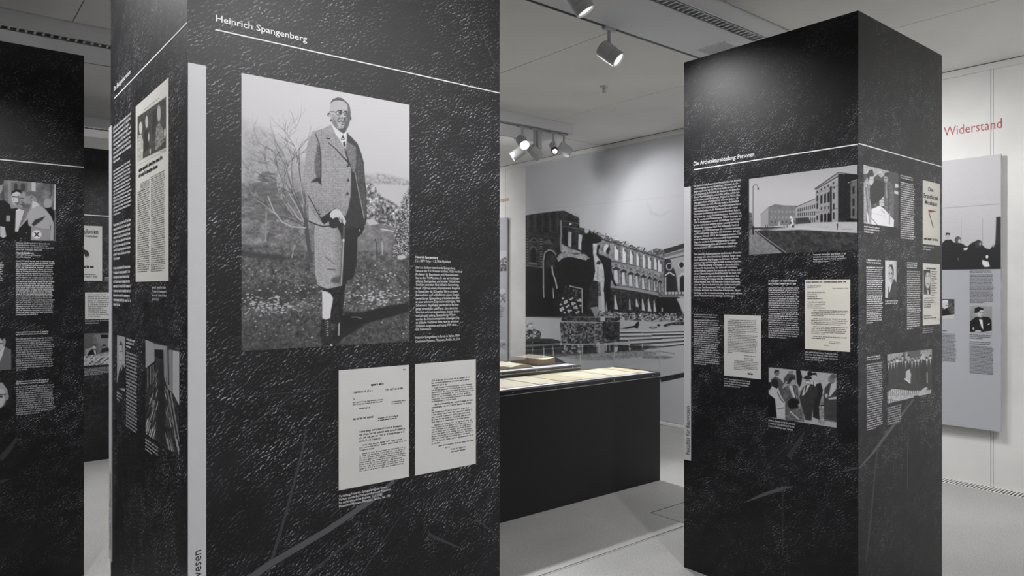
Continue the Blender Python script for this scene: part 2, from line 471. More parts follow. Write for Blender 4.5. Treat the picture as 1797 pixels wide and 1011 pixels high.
    def build(s, name, parent, m='photo_print', out=0.001, tint=(1.0, 0.995, 1.015), label=None):
        c = np.clip(s.C * np.array(tint), 0.02, 1.0); c = np.where(c <= 0.04045, c / 12.92, ((c + 0.055) / 1.055) ** 2.4)
        P = s.face.w(s.U, s.V, out).reshape(-1, 3) - OFF[parent.name]
        n = s.nu * s.nv; i = np.arange(n).reshape(s.nv, s.nu)
        q = np.stack([i[1:, :-1], i[1:, 1:], i[:-1, 1:], i[:-1, :-1]], -1).reshape(-1)
        nq = len(q) // 4
        me = bpy.data.meshes.new(name)
        me.vertices.add(n); me.vertices.foreach_set('co', P.reshape(-1))
        me.loops.add(nq * 4); me.loops.foreach_set('vertex_index', q.astype(np.int32))
        me.polygons.add(nq); me.polygons.foreach_set('loop_start', np.arange(0, nq * 4, 4, dtype=np.int32))
        try: me.polygons.foreach_set('loop_total', np.full(nq, 4, np.int32))
        except Exception: pass
        me.update(calc_edges=True)
        at = me.attributes.new('ink', 'FLOAT_COLOR', 'POINT')
        at.data.foreach_set('color', np.concatenate([c.reshape(-1, 3), np.ones((n, 1))], 1).astype(np.float32).reshape(-1))
        me.materials.append(MATS[m])
        o = bpy.data.objects.new(name, me); COL.objects.link(o); o.parent = parent; OFF[o.name] = OFF[parent.name]
        if label: o['label'] = label
        return o

# ================================================================== THE ROOM
WX = 6.19                                   # back wall plane
X0, Y0, Y1 = -4.6, -4.2, 13.6
HC = 3.205                                  # ceiling
HS = 3.107                                  # underside of the dropped service strips

# floor: concrete slabs with a narrow double joint and an inset floor-box cover
floor = struct(mk('floor', *box(X0, WX + 0.2, Y0, Y1, -0.12, -0.03), 'black_gap'))
JY = 2.75
GX = WX - 0.168
for (a, b, c, d) in ((X0, GX, Y0, JY - 0.010), (X0, GX, 3.063, Y1), (X0, 3.702, JY + 0.010, 3.063), (4.72, GX, JY + 0.010, 3.063), (GX, WX, Y0, 0.4), (GX, WX, 3.3, Y1)):
    mk('floor_slab', *box(a, b, c, d, -0.04, 0.0), 'polished_concrete', floor)
mk('joint_strip', *box(X0, GX, JY - 0.0045, JY + 0.0045, -0.04, -0.001), 'polished_concrete', floor)
mk('floor_box_cover', *box(3.710, 4.712, JY + 0.016, 3.055, -0.03, 0.0), 'polished_concrete', floor)

# walls
wall_back = struct(mk('wall_back', *box(WX + 0.03, WX + 0.2, Y0, Y1, 0, HC + 0.2), 'black_gap'))
SEAMS = [Y0, -2.1, 1.828, 3.78, 5.73, 7.68, 9.63, 11.6, Y1]
for a, b in zip(SEAMS[:-1], SEAMS[1:]):
    mk('wall_panel', *box(WX, WX + 0.04, a + 0.010, b - 0.010, 0, HC - 0.004), 'concrete_wall', wall_back)
for b in SEAMS[1:-1]:
    mk('wall_joint', *box(WX + 0.002, WX + 0.04, b - 0.0075, b + 0.0075, 0, HC - 0.004), 'concrete_wall', wall_back)
struct(mk('wall_left', *box(X0, WX, Y1, Y1 + 0.15, 0, HC), 'concrete_wall'))
struct(mk('wall_right', *box(X0, WX, Y0 - 0.15, Y0, 0, HC), 'concrete_wall'))
struct(mk('wall_front', *box(X0 - 0.15, X0, Y0, Y1, 0, HC), 'concrete_wall'))
struct(mk('trim_1', *bevbox(WX - 0.012, WX, Y0, Y1, HC - 0.056, HC - 0.005, 0.003), 'white_paint'))

# ceiling: panels between dropped strips
ceiling = struct(mk('ceiling', *box(X0, WX + 0.2, Y0, Y1, HC + 0.02, HC + 0.12), 'black_gap'))
PIT = 2.835
STRIPS = [2.457 + PIT * k for k in (-2, -1, 0, 1, 2, 3)]
SW = 0.555
xs = [X0] + [3.488 + 1.397 * k for k in range(-5, 2)] + [WX - 0.001]
edges = [Y0] + sum([[y, y + SW] for y in STRIPS], []) + [Y1]
for i in range(0, len(edges), 2):
    for a, b in zip(xs[:-1], xs[1:]):
        mk('ceiling_panel', *box(a + 0.003, b - 0.003, edges[i] + 0.014, edges[i + 1] - 0.008, HC, HC + 0.03), 'concrete_ceiling', ceiling)
STRIP_END = 5.178
for k, y in enumerate(STRIPS):
    t = struct(mk('trim_%d' % (k + 2), *box(X0, STRIP_END, y + 0.110, y + SW - 0.034, HS, HC + 0.02), 'metal_strip'))
    mk('strip_edge', *box(X0, STRIP_END, y, y + 0.012, HS, HC + 0.02), 'metal_strip', t)
    mk('slot_back', *box(X0, STRIP_END, y + 0.012, y + 0.110, HS + 0.03, HS + 0.05), 'slot_dark', t)
    mk('slot_rail', *box(X0, STRIP_END, y + 0.022, y + 0.030, HS + 0.001, HS + 0.03), 'aluminium', t)
    mk('slot_rail', *box(X0, STRIP_END, y + 0.100, y + 0.106, HS - 0.002, HS + 0.03), 'aluminium', t)
    # thin fins across the air slot
    parts = []
    x = 0.0
    while x < STRIP_END - 0.02:
        parts.append(box(x, x + 0.012, y + 0.030, y + 0.100, HS + 0.006, HS + 0.03)); x += 0.045
    f = mk('slot_fins', *join(*parts), 'metal_strip', t); f['kind'] = 'stuff'
    mk('track_gap', *box(X0, STRIP_END, y + SW - 0.034, y + SW + 0.012, HS + 0.055, HS + 0.08), 'black_gap', t)
    mk('track_rail', *box(X0, STRIP_END, y + SW - 0.026, y + SW - 0.004, HS + 0.006, HS + 0.055), 'lamp_dark', t)
    mk('track_lip', *box(X0, STRIP_END, y + SW, y + SW + 0.006, HS + 0.004, HS + 0.055), 'metal_strip', t)
    # closed ceiling from the strip's end to the wall
    mk('end_panel', *box(STRIP_END + 0.004, WX - 0.012, y - 0.01, y + SW, HC, HC + 0.03), 'concrete_ceiling', t)

# baseboard under the mural
struct(mk('baseboard_back', *bevbox(WX - 0.014, WX, 3.4, 7.26, 0, 0.035, 0.003), 'white_paint'))

# floor grille along the wall
gr = thing('floor_grille', 'long steel floor grille with cross slats along the foot of the concrete wall', 'grille', (WX - 0.09, 2.0, 0))
GY0, GY1 = 0.4, 3.3
mk('frame', *join(box(WX - 0.167, WX - 0.157, GY0 + 0.001, GY1 - 0.001, -0.028, 0.001), box(WX - 0.016, WX - 0.001, GY0 + 0.001, GY1 - 0.001, -0.028, 0.001)), 'grille_steel', gr)
mk('channel', *box(WX - 0.157, WX - 0.016, GY0 + 0.001, GY1 - 0.001, -0.029, -0.027), 'black_gap', gr)
base = None
n = int((GY1 - GY0) / 0.0235)
for i in range(n):
    y = GY0 + 0.0235 * (i + 0.5)
    if base is None:
        base = mk('slat', *box(WX - 0.157, WX - 0.016, y - 0.0048, y + 0.0048, -0.005, 0.0005), 'grille_steel', gr)
    else:
        o = base.copy(); COL.objects.link(o); o.parent = gr; o.location = (0, 0.0235 * i, 0)

# ------------------------------------------------------------------ ceiling fittings
def fitting_px(px, py, z):
    d = FW + RT * ((px - CX) / FPX) + UP * ((CY - py) / FPX)
    return CAM + d * ((z - EYE) / d[2])
p = fitting_px(1060, 151.5, HC)
sp = thing('sprinkler_head', 'small metal sprinkler head hanging from the ceiling', 'sprinkler', tuple(p))
mk('rosette', *tube(p, p - UP * 0.010, 0.036, 0.033, 24), 'white_paint', sp)
mk('stem', *tube(p - UP * 0.010, p - UP * 0.022, 0.013, 0.011, 14), 'steel', sp)
mk('frame_arm', *obox(p - UP * 0.036 + RT * 0.011, RT, FW, UP, 0.0025, 0.004, 0.015), 'steel', sp)
mk('frame_arm', *obox(p - UP * 0.036 - RT * 0.011, RT, FW, UP, 0.0025, 0.004, 0.015), 'steel', sp)
mk('bulb', *tube(p - UP * 0.022, p - UP * 0.048, 0.003, 0.003, 8), 'red_ink', sp)
mk('deflector', *tube(p - UP * 0.050, p - UP * 0.053, 0.014, 0.014, 16), 'steel', sp)

c = fitting_px(1264, 87, HS)
vt = thing('perforated_speaker_grille', 'square perforated metal grille set in the dropped ceiling strip', 'grille', tuple(c))
S = 0.115
mk('plate', *box(c[0] - S, c[0] + S, c[1] - S, c[1] + S, HS - 0.0025, HS - 0.0002), 'metal_strip', vt)
hp = []
for i in range(17):
    for j in range(17):
        x = c[0] - S + 0.016 + 0.0124 * i; y = c[1] - S + 0.016 + 0.0124 * j
        v = [(x + 0.0042 * math.cos(a), y + 0.0042 * math.sin(a), HS - 0.0028) for a in [math.pi / 3 * q for q in range(6)]]
        hp.append((v, [(0, 1, 2, 3, 4, 5)]))
f = mk('perforations', *join(*hp), 'black_gap', vt); f['kind'] = 'stuff'

# ------------------------------------------------------------------ track spot lamps
def spot(label, x, y, aim, watts, size=58, kind='drum', drop=0.09, lit=False, group=None, blend=0.6, L=0.125, R=0.052, rad=0.04, colr=(1, 0.99, 0.985), gear=False):
    mount = np.array((x, y, HS)); piv = mount - UP * drop
    ax = np.array(aim, float) - (piv - UP * 0.05); ax /= np.linalg.norm(ax)
    t = thing('track_spotlight', label, 'spotlight', tuple(mount), group)
    mk('track_adapter', *bevbox(x - 0.05, x + 0.05, y - 0.016, y + 0.016, HS - 0.016, HS + 0.004, 0.003), 'lamp_grey', t)
    mk('stem', *tube(mount - UP * 0.014, piv - UP * 0.012, 0.011, 0.011, 14), 'lamp_grey', t)
    side = np.cross(ax, UP); side = side / (np.linalg.norm(side) + 1e-9); up2 = np.cross(side, ax)
    mk('hinge', *obox(piv - UP * 0.025, side, np.cross(UP, side), UP, 0.016, 0.012, 0.024), 'lamp_grey', t)
    c0 = piv - UP * 0.065 - ax * (L * 0.45); c1 = c0 + ax * L
    if gear:
        mk('gear_box', *bevbox(x + 0.03, x + 0.085, y - 0.022, y + 0.022, HS - 0.20, HS - 0.012, 0.004), 'lamp_grey', t)
    if kind == 'box':
        bd = mk('body', *obox((c0 + c1) / 2, side, up2, ax, R, R, L / 2), 'lamp_grey', t)
    else:
        bd = mk('body', *join(tube(c0, c0 + ax * L * 0.70, R, R, 28), tube(c0 + ax * L * 0.715, c1 - ax * 0.002, R * 0.99, R * 0.99, 28)), 'lamp_grey', t, smooth=False)
        mk('seam_ring', *tube(c0 + ax * L * 0.69, c0 + ax * L * 0.72, R * 0.96, R * 0.96, 28), 'slot_dark', t)
        mk('back_plate', *tube(c0 - ax * 0.008, c0, R * 0.9, R, 28), 'lamp_grey', t)
    if kind == 'projector':
        mk('black_snoot', *ring(c1, c1 + ax * 0.035, R * 0.98, R * 0.72, 28), 'lamp_dark', t)
        mk('lens', *tube(c1 + ax * 0.004, c1 + ax * 0.008, R * 0.45, R * 0.45, 20), 'lens_lit', t)
    else:
        mk('front_ring', *ring(c1 - ax * 0.003, c1 + ax * 0.012, R, R * 0.86, 28), 'lamp_grey' if not lit else 'white_paint', t)
        mk('lens', *tube(c1 - ax * 0.001, c1 + ax * 0.002, R * 0.85, R * 0.85, 24), 'lens_lit' if lit else 'lens_dim', t)
    if watts:
        ld = bpy.data.lights.new('beam', 'SPOT'); ld.energy = watts * LAMP_W; ld.spot_size = math.radians(size); ld.spot_blend = blend
        ld.shadow_soft_size = rad; ld.color = colr
        lo = bpy.data.objects.new('beam', ld); COL.objects.link(lo); lo.parent = t
        lo.location = tuple(c1 + ax * 0.05 - OFF[t.name])
        lo.rotation_euler = Vector(tuple(ax)).to_track_quat('-Z', 'Y').to_euler()
    return t
N0, N1, N2 = STRIPS[1] + 0.07, STRIPS[2] + 0.07, STRIPS[3] + 0.07       # near tracks
F0, F1, F2 = STRIPS[1] + SW - 0.015, STRIPS[2] + SW - 0.015, STRIPS[3] + SW - 0.015   # far tracks
# lamps in view
spot('grey drum spotlight hanging alone below the ceiling track beside the long slot', 3.235, F1, (3.95, 1.5, 1.55), 30, 60)
spot('grey spotlight on the slotted ceiling strip above the display case, aimed at pillar', 2.50, N1, (3.15, 1.95, 1.5), 44, 100, blend=1)
spot('lit spotlight with glowing white lens in the cluster at the strip end', 4.53, N2, (3.3, 1.9, 0.3), 330, 80, lit=True)
spot('grey spotlight of the cluster on the far track turned away from the mural', 4.87, F2, (3.5, 7.0, 1.7), 45, 110, blend=1)
spot('grey spotlight of the cluster tilted towards the grey wall above the mural', 4.69, N2, (6.19, 5.1, 1.5), 37, 130, blend=1, drop=0.17, gear=True)
spot('spotlight with black snoot and small bright lens in the cluster', 4.95, N2, (3.6, 2.9, 0.6), 25, 40, kind='projector', R=0.036, L=0.10)
spot('box-shaped grey spotlight at the very end of the ceiling strip', 5.10, N2, (6.19, 4.9, 2.2), 16, 90, kind='box', R=0.045)
# unseen track lamps, a few inferred from glows, most added to brighten the room
G = 'unseen track spotlights added to light the gallery'
LB = 'unseen grey drum spotlight added on a ceiling track to light the gallery'
for x, y, aim, wt, sz in (
        (1.05, F0, (0.80, 1.8, 1.1), 66, 100), (1.9, F0, (1.3, 1.8, 1.0), 30, 90),
        (3.55, F0, (3.65, 1.42, 1.1), 36, 100),
        (4.4, F0, (6.19, 0.9, 1.5), 82, 130), (4.4, N0, (6.19, -0.9, 1.6), 90, 130), (4.75, N1, (6.19, 2.4, 1.7), 62, 130),
        (-1.0, N1, (0.47, 2.3, 1.3), 62, 90), (-0.25, F1, (0.47, 2.35, 1.3), 30, 110), (0.1, F1, (0.15, 4.26, 1.0), 60, 80), (1.36, N2, (1.15, 6.95, 1.0), 60, 80),
        (-2.0, N0, (-1.4, 2.0, 0.0), 50, 120), (2.2, N0, (2.4, 0.6, 0.0), 40, 130), (3.6, N0, (4.6, -0.8, 0.0), 45, 130),
        (2.6, F2, (3.4, 8.2, 0.3), 110, 120), (3.85, F2, (4.6, 8.6, 0.4), 80, 120), (5.0, F1, (5.3, 3.2, 0.0), 110, 110),
        (2.0, STRIPS[5] + 0.07, (2.0, Y1, 2.2), 160, 140), (4.6, STRIPS[5] + 0.07, (4.6, Y1, 2.2), 160, 140), (4.4, STRIPS[4] + 0.07, (6.19, 9.4, 2.0), 100, 140), (1.55, N2, (0.8, 5.15, 0.0), 300, 85), (4.28, F2, (6.19, 6.9, 1.9), 30, 130), (1.75, F0, (3.12, 1.95, 0.95), 125, 62), (-1.2, F1, (-1.0, 3.6, 0.0), 40, 110),
        (1.2, STRIPS[0] + 0.07, (1.2, Y0, 2.2), 90, 140), (4.2, STRIPS[0] + 0.07, (4.2, Y0, 2.2), 140, 140)):
    spot(LB, x, y, aim, wt, sz, group=G, blend=1)

# ================================================================== DISPLAY CASES
def pane(name, v, f, parent): return mk(name, v, f, 'clear_glass', parent)
def hood(parent, x0, x1, y0, y1, z0, z1, t=0.006):
    """five glass panes with bright polished edges"""
    g = 0.010; a, b = z0 - 0.004, z0 - 0.0005
    h = mk('glass_hood', *join(box(x0, x1, y0, y0 + g, a, b), box(x0, x1, y1 - g, y1, a, b), box(x0, x0 + g, y0 + g, y1 - g, a, b), box(x1 - g, x1, y0 + g, y1 - g, a, b)), 'case_frame', parent)
    pane('pane', *box(x0, x1, y0, y0 + t, z0, z1), h); pane('pane', *box(x0, x1, y1 - t, y1, z0, z1), h)
    pane('pane', *box(x0, x0 + t, y0 + t, y1 - t, z0, z1), h); pane('pane', *box(x1 - t, x1, y0 + t, y1 - t, z0, z1), h)
    pane('pane', *box(x0, x1, y0, y1, z1, z1 + t), h)
    for x in (x0, x1 - 0.004):
        for y in (y0, y1 - 0.004):
            mk('glass_corner', *box(x - 0.0005, x + 0.0045, y - 0.0005, y + 0.0045, z0, z1 + t), 'glass_edge', h)
    return h
VX0, VX1, VY0, VY1 = 1.95, 4.39, 3.53, 4.02
cs = thing('display_case', 'long black display case with glass hood over a row of cream documents', 'display case', ((VX0 + VX1) / 2, (VY0 + VY1) / 2, 0))
mk('body', *bevbox(VX0, VX1, VY0, VY1, 0, 0.808, 0.002), 'case_black', cs)
mk('rim', *bevbox(VX0 - 0.001, VX1 + 0.001, VY0 - 0.003, VY1, 0.811, 0.838, 0.002), 'case_frame', cs)
mk('rim_line', *box(VX0, VX1, VY0 - 0.002, VY1 - 0.01, 0.808, 0.811), 'aluminium', cs)
mk('liner', *box(VX0 + 0.004, VX1 - 0.004, VY0 + 0.070, VY1 - 0.004, 0.838, 0.842), 'case_black', cs)  # dark liner stands in for the shadow lines between the documents
mk('front_ledge', *box(VX0 + 0.004, VX1 - 0.004, VY0 + 0.004, VY0 + 0.070, 0.838, 0.842), 'case_liner', cs)
for x in (2.2, 2.9, 3.28, 3.86, 4.30):
    mk('screw', *tube((x, VY0 - 0.003, 0.8245), (x, VY0 - 0.0045, 0.8245), 0.004, 0.004, 12), 'aluminium', cs)
hood(cs, VX0 + 0.002, VX1, VY0, VY1 - 0.008, 0.846, 1.025)

RX0, RX1, RY0, RY1 = 1.6, 4.02, 4.035, 4.62
c2 = thing('display_case', 'black display case with raised rim standing behind the first one, open book inside', 'display case', ((RX0 + RX1) / 2, (RY0 + RY1) / 2, 0))
mk('body', *bevbox(RX0, RX1, RY0, RY1, 0, 0.845, 0.002), 'case_black', c2)
mk('rim', *bevbox(RX0 - 0.001, RX1 + 0.001, RY0 - 0.004, RY1, 0.847, 0.880, 0.002), 'case_frame', c2)
mk('rim_line', *box(RX0, RX1, RY0 - 0.0045, RY0 + 0.002, 0.8625, 0.8655), 'aluminium', c2)
mk('liner', *box(RX0 + 0.004, RX1 - 0.004, RY0 + 0.004, RY1 - 0.004, 0.880, 0.883), 'case_liner', c2)
for x in (2.6, 3.2, 3.55, 3.93):
    mk('screw', *tube((x, RY0 - 0.004, 0.872), (x, RY0 - 0.006, 0.872), 0.004, 0.004, 12), 'aluminium', c2)
hood(c2, RX0 + 0.002, RX1, RY0 + 0.001, RY1, 0.887, 1.03)

# documents lying in the first case (slightly curled sheets)
def sheet_doc(x0, x1, y0, y1, z, m, label, group, k):
    V, F = [], []; nx = 8
    for j in range(2):
        for i in range(nx + 1):
            t = i / nx
            V.append((x0 + (x1 - x0) * t, (y0, y1)[j], z + 0.0015 + 0.004 * (t - 0.5) ** 2 * (1 + 0.6 * (k % 3))))
    n = len(V)
    V += [(a, b, cc - 0.0012) for a, b, cc in V]
    for i in range(nx):
        F.append((i, i + 1, nx + 2 + i, nx + 1 + i)); F.append((n + i, n + nx + 1 + i, n + nx + 2 + i, n + i + 1))
        F.append((i, n + i, n + i + 1, i + 1)); F.append((nx + 1 + i, nx + 2 + i, n + nx + 2 + i, n + nx + 1 + i))
    F += [(0, nx + 1, n + nx + 1, n), (nx, n + nx, n + 2 * nx + 1, 2 * nx + 1)]
    return tag(mk('document', V, F, m, loc=((x0 + x1) / 2, (y0 + y1) / 2, z)), label, 'document', group)
xb = [2.02, 2.32, 2.62, 2.90, 3.185, 3.415, 3.645, 3.93, 4.215, 4.36]
for i in range(len(xb) - 1):
    sheet_doc(xb[i] + 0.006, xb[i + 1] - 0.006, VY0 + 0.073, VY1 - 0.02, 0.842, 'old_paper' if i % 3 != 2 else 'old_paper_dark',
              'cream old document lying in the row under the front glass hood', 'documents in the front display case', i)

# thick open book and loose pages in the rear case
bk = thing('open_book', 'thick old open book with brown page edges lying in the rear glass case', 'book', (3.79, 4.35, 0.883))
def page_block(x0, x1, y0, y1, z0, zf):
    """block of pages whose top follows the height function zf(t)"""
    n = 10; V = []
    for y in (y0, y1):
        for i in range(n + 1):
            t = i / n; V += [(x0 + (x1 - x0) * t, y, z0), (x0 + (x1 - x0) * t, y, z0 + zf(t))]
    F = []; s = 2 * (n + 1)
    side = []
    for i in range(n):
        a = 2 * i
        side += [(a, a + 2, a + 3, a + 1), (s + a, s + a + 1, s + a + 3, s + a + 2)]
        F.append((a + 1, a + 3, s + a + 3, s + a + 1))
    side += [(0, 1, s + 1, s), (2 * n, s + 2 * n, s + 2 * n + 1, 2 * n + 1)]
    return V, side, F
V, sd, tp = page_block(3.690, 3.885, 4.19, 4.52, 0.889, lambda t: 0.050 - 0.012 * math.sin(math.pi * t) + 0.004 * t)
mk('page_edges', V, sd, 'page_edge', bk); mk('open_page', [tuple(np.array(q) + (0, 0, 0.0006)) for q in V], tp, 'old_paper', bk)
mk('cover', *box(3.684, 3.90, 4.183, 4.527, 0.8835, 0.888), 'book_cover', bk)
mk('slanted_cover', [(3.888, 4.186, 0.945), (3.888, 4.525, 0.945), (4.005, 4.525, 0.889), (4.005, 4.186, 0.889),
                     (3.888, 4.186, 0.939), (3.888, 4.525, 0.939), (3.997, 4.525, 0.885), (3.997, 4.186, 0.885)],
   [(0, 1, 2, 3), (7, 6, 5, 4), (0, 3, 7, 4), (1, 5, 6, 2), (0, 4, 5, 1), (3, 2, 6, 7)], 'book_cover', bk)
b2 = thing('open_book', 'flat open book with pale pages left of the thick book in the rear case', 'book', (3.40, 4.32, 0.883))
V, sd, tp = page_block(3.20, 3.40, 4.15, 4.45, 0.887, lambda t: 0.012 + 0.012 * math.sin(math.pi * min(1, t * 1.1)))
V2, sd2, tp2 = page_block(3.402, 3.60, 4.15, 4.45, 0.887, lambda t: 0.012 + 0.012 * math.sin(math.pi * min(1, (1 - t) * 1.1)))
mk('page_edges', *join((V, sd), (V2, sd2)), 'old_paper_dark', b2)
mk('open_page', [tuple(np.array(q) + (0, 0, 0.0006)) for q in V], tp, 'old_paper', b2)
mk('open_page', [tuple(np.array(q) + (0, 0, 0.0006)) for q in V2], tp2, 'old_paper', b2)
mk('cover', *box(3.19, 3.61, 4.14, 4.46, 0.8835, 0.887), 'book_cover', b2)

# ================================================================== PILLARS
HP = 2.711
def pillar(label, x0, x1, y0, y1, h=HP):
    t = thing('exhibition_pillar', label, 'pillar', ((x0 + x1) / 2, (y0 + y1) / 2, 0))
    d = 0.012
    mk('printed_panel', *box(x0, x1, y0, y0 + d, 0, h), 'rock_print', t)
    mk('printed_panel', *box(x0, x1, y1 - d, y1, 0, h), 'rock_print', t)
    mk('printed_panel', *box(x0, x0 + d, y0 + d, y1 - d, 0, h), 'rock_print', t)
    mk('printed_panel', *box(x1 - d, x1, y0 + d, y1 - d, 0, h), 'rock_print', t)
    mk('top_board', *box(x0 + d, x1 - d, y0 + d, y1 - d, h - 0.02, h - 0.003), 'panel_core', t)
    return t, Face((x0, y0, 0), (1, 0, 0), (0, -1, 0)), Face((x0, y0, 0), (0, -1, 0), (-1, 0, 0))
def strip(face, par, xl, xr, yt, yb, tx0, tx1, word='Fakultät für Bauwesen', xref=None, zt=(0.612, 0.869)):
    u0, u1, v0, v1 = face.rect(xl, xr, yt, yb, xref)
    s = quadmesh(face, 'side_strip', u0, u1, v0, v1, 'grey_strip', par, 0.0035, 0.0033)
    co, fs = glyphs(word); a, b = co.min(0), co.max(0); q = (co - a) / (b - a)
    ua, ub = face.uv(tx0, 500)[0], face.uv(tx1, 500)[0]
    P = face.w(ua + (1 - q[:, 1]) * (ub - ua), zt[0] + q[:, 0] * (zt[1] - zt[0]), 0.0042)
    mk('strip_text', P, fs, 'navy_ink', s)
    return s
def scratches(face, par, strokes, m='scratch_print'):
    """light scratches of the print: tapering strokes given as (x, y, width) in photograph pixels"""
    for st in strokes:
        L, R = [], []
        for i, (x, y, wd) in enumerate(st):
            p, q = st[max(0, i - 1)], st[min(len(st) - 1, i + 1)]
            dx, dy = q[0] - p[0], q[1] - p[1]; n = math.hypot(dx, dy)
            L.append(face.uv(x - dy / n * wd / 2, y + dx / n * wd / 2)); R.append(face.uv(x + dy / n * wd / 2, y - dx / n * wd / 2))
        A = np.array(L + R); k = len(L)
        mk('scratch_mark', face.w(A[:, 0], A[:, 1], 0.0007 if m == 'scratch_print' else 0.0004), [(i, i + 1, k + i + 1, k + i) for i in range(k - 1)], m, par)

# ------------------------------------------------------------------ pillar with the portrait
BX0, BX1, BY0, BY1 = 0.471, 1.4224, 1.797, 2.735
big, BF, BL = pillar('black square exhibition pillar with large full-length portrait of man holding a cane', BX0, BX1, BY0, BY1)
text(BF, big, 'Heinrich Spangenberg', 378.5, 538.5, 25.8, 41.2, name='title_text', bold=0.012)
rule(BF, big, 377.6, 876.8, 52.1, 2.3)
strip(BF, big, 329.5, 361, 110.2, 1221, 336.8, 352.6)
text(BF, big, 'Heinrich Spangenberg', 729, 768, 448.9, 454.2, name='name_text', bold=0.02)
text(BF, big, '15.1.1879 Pirna – 1.5.1936 München', 729, 790, 455.4, 460.0, name='name_text')
text(BF, big, '''Der aus Sachsen stammende Spangenberg
hatte an der TH Dresden studiert, 1920 wurde er
Professor für Eisenbeton- und Massivbrücken-
bau an der TH München. Er war ein hochange-
sehener Bauingenieur und in einer Vielzahl von
Gremien vertreten. Eine kritische Bemerkung,
die er 1934 bei einem internationalen Kongress
in Stresa über die SS machte, führte zu seiner
Denunziation und schließlich zu einem Diszipli-
narverfahren. Spangenberg erkrankte daraufhin
an einer schweren Depression und beging 1936
Selbstmord. Nachfolger wurde der in die Vor-
gänge verwickelte Lutz Pistor, dem damit der
Wechsel auf einen angesehenen, besser dotier-
ten Lehrstuhl gelang. Spangenbergs Witwe
wurden die Pensionsansprüche verweigert. Da
sie jüdische Vorfahren hatte, war sie weiteren
Schikanen ausgesetzt und beging 1939 eben-
falls Selbstmord.''', 729, 811, 467.0, 580.5)
text(BF, big, 'Heinrich Spangenberg in Stresa in Italien, 1934\nDeutsches Museum, München, Archiv, NL 210', 729, 806, 590.0, 602.0, name='caption_text')
text(BF, big, '''Vorladung Heinrich Spangenbergs zu einem
Verhör durch die Dienststrafkammer München
für nichtrichterliche Beamte, 12.6.1935
Deutsches Museum, München, Archiv, NL 199''', 594.2, 685, 869.0, 891.5, name='caption_text')
scratches(BF, big, [[(436, 1018, 13), (470, 992, 11), (575, 930, 10), (655, 876, 8), (690, 845, 6)]])
scratches(BF, big, [[(535, 1014, 5), (602, 959, 4), (655, 922, 1)], [(630, 1014, 2), (682, 936, 1.5), (700, 910, 1)], [(752, 938, 6), (772, 947, 5), (815, 965, 1)],
                    [(418, 697, 1), (595, 681, 1)], [(424, 757, 2), (520, 691, 1.5), (582, 640, 1)], [(470, 1005, 6), (502, 900, 5), (531, 790, 4), (537, 750, 2)],
                    [(815, 0, 1), (850, 70, 1), (876, 130, 1)], [(835, 911, 3), (868, 936, 2)]], 'scratch_faint')

# portrait print, drawn motif by motif
S = Sheet(BF, 423.4, 718.2, 128.2, 616.0, 1.15, base=0.83)
X, Y = S.X, S.Y
n1, n2, n3 = fbm(X, Y, 30, 1), fbm(X, Y, 9, 2), fbm(X, Y, 3.2, 3, 2)
S.C[..., :] = (0.805 - 0.05 * np.clip((Y - 180) / 200, 0, 1))[..., None]
# distant slope on the left, forest, lake and far shore on the right
S.poly([(420, 212), (455, 226), (490, 248), (525, 275), (560, 300), (610, 330), (610, 470), (420, 470)], 0.70 + 0.16 * (n2 - 0.5) + 0.1 * (n3 - .5) - 0.10 * np.clip((Y - 220) / 120, 0, 1), soft=26)
S.poly([(420, 325), (450, 322), (480, 330), (560, 340), (600, 350), (600, 445), (420, 445)], 0.47 + 0.30 * (n2 - 0.5) + 0.22 * (n3 - .5) - 0.06 * (n1 - .5), soft=12)
S.poly([(636, 308), (665, 304), (700, 312), (720, 318), (720, 330), (636, 326)], 0.66 + 0.3 * (n3 - .5), soft=5)
S.poly([(640, 322), (720, 326), (720, 362), (690, 366), (660, 342), (640, 330)], 0.74, soft=4)
S.poly([(636, 318), (656, 324), (668, 345), (690, 356), (705, 368), (720, 372), (720, 410), (636, 410)], 0.50 + 0.95 * (n3 - .5) + 0.35 * (n2 - .5), soft=4)
S.poly([(636, 386), (655, 384), (672, 394), (690, 398), (720, 404), (720, 450), (636, 446)], 0.47 + 0.22 * (n2 - .5) + 0.15 * (n3 - .5), soft=3)
S.poly([(590, 300), (640, 320), (640, 446), (590, 446)], 0.47 + 0.25 * (n2 - .5), soft=3)
S.poly([(641, 386), (655, 384), (665, 393), (648, 396)], 0.72, soft=2).line([(668, 402), (690, 406)], 2, 0.78)
# meadow
gr_ = 0.33 + 0.26 * (n3 - .5) + 0.22 * (n2 - .5) + 0.06 * np.clip((440 - Y) / 30 + 0.9, 0, 1)
S.poly([(420, 428), (470, 432), (530, 440), (600, 442), (650, 440), (720, 446), (720, 622), (420, 622)], gr_, soft=3)
S.poly([(420, 440), (470, 446), (520, 452), (505, 457), (440, 452), (420, 449)], 0.2, 0.6, soft=4)
S.poly([(420, 505), (480, 500), (560, 503), (560, 520), (500, 532), (420, 535)], 0.2, 0.55, soft=14)
S.poly([(420, 565), (560, 560), (720, 560), (720, 622), (420, 622)], 0.26 + 0.24 * (n3 - .5), 0.6, soft=18)
rs = random.Random(3)
for _ in range(620):
    x = 424 + 295 * rs.random(); y = 458 + 150 * rs.betavariate(1.6, 2.4)
    r = 0.5 + 1.0 * rs.random() ** 3
    S.ell(x, y, r * 1.5, r, 0.55 + 0.35 * rs.random(), 0.75)
for _ in range(240):
    x = rs.choice((rs.gauss(470, 30), rs.gauss(660, 30))); y = rs.gauss(536, 9) - (12 if x > 600 else 0)
    S.ell(x, y, 1.4 + 1.5 * rs.random(), 0.9 + 0.5 * rs.random(), 0.65 + 0.25 * rs.random(), 0.7)
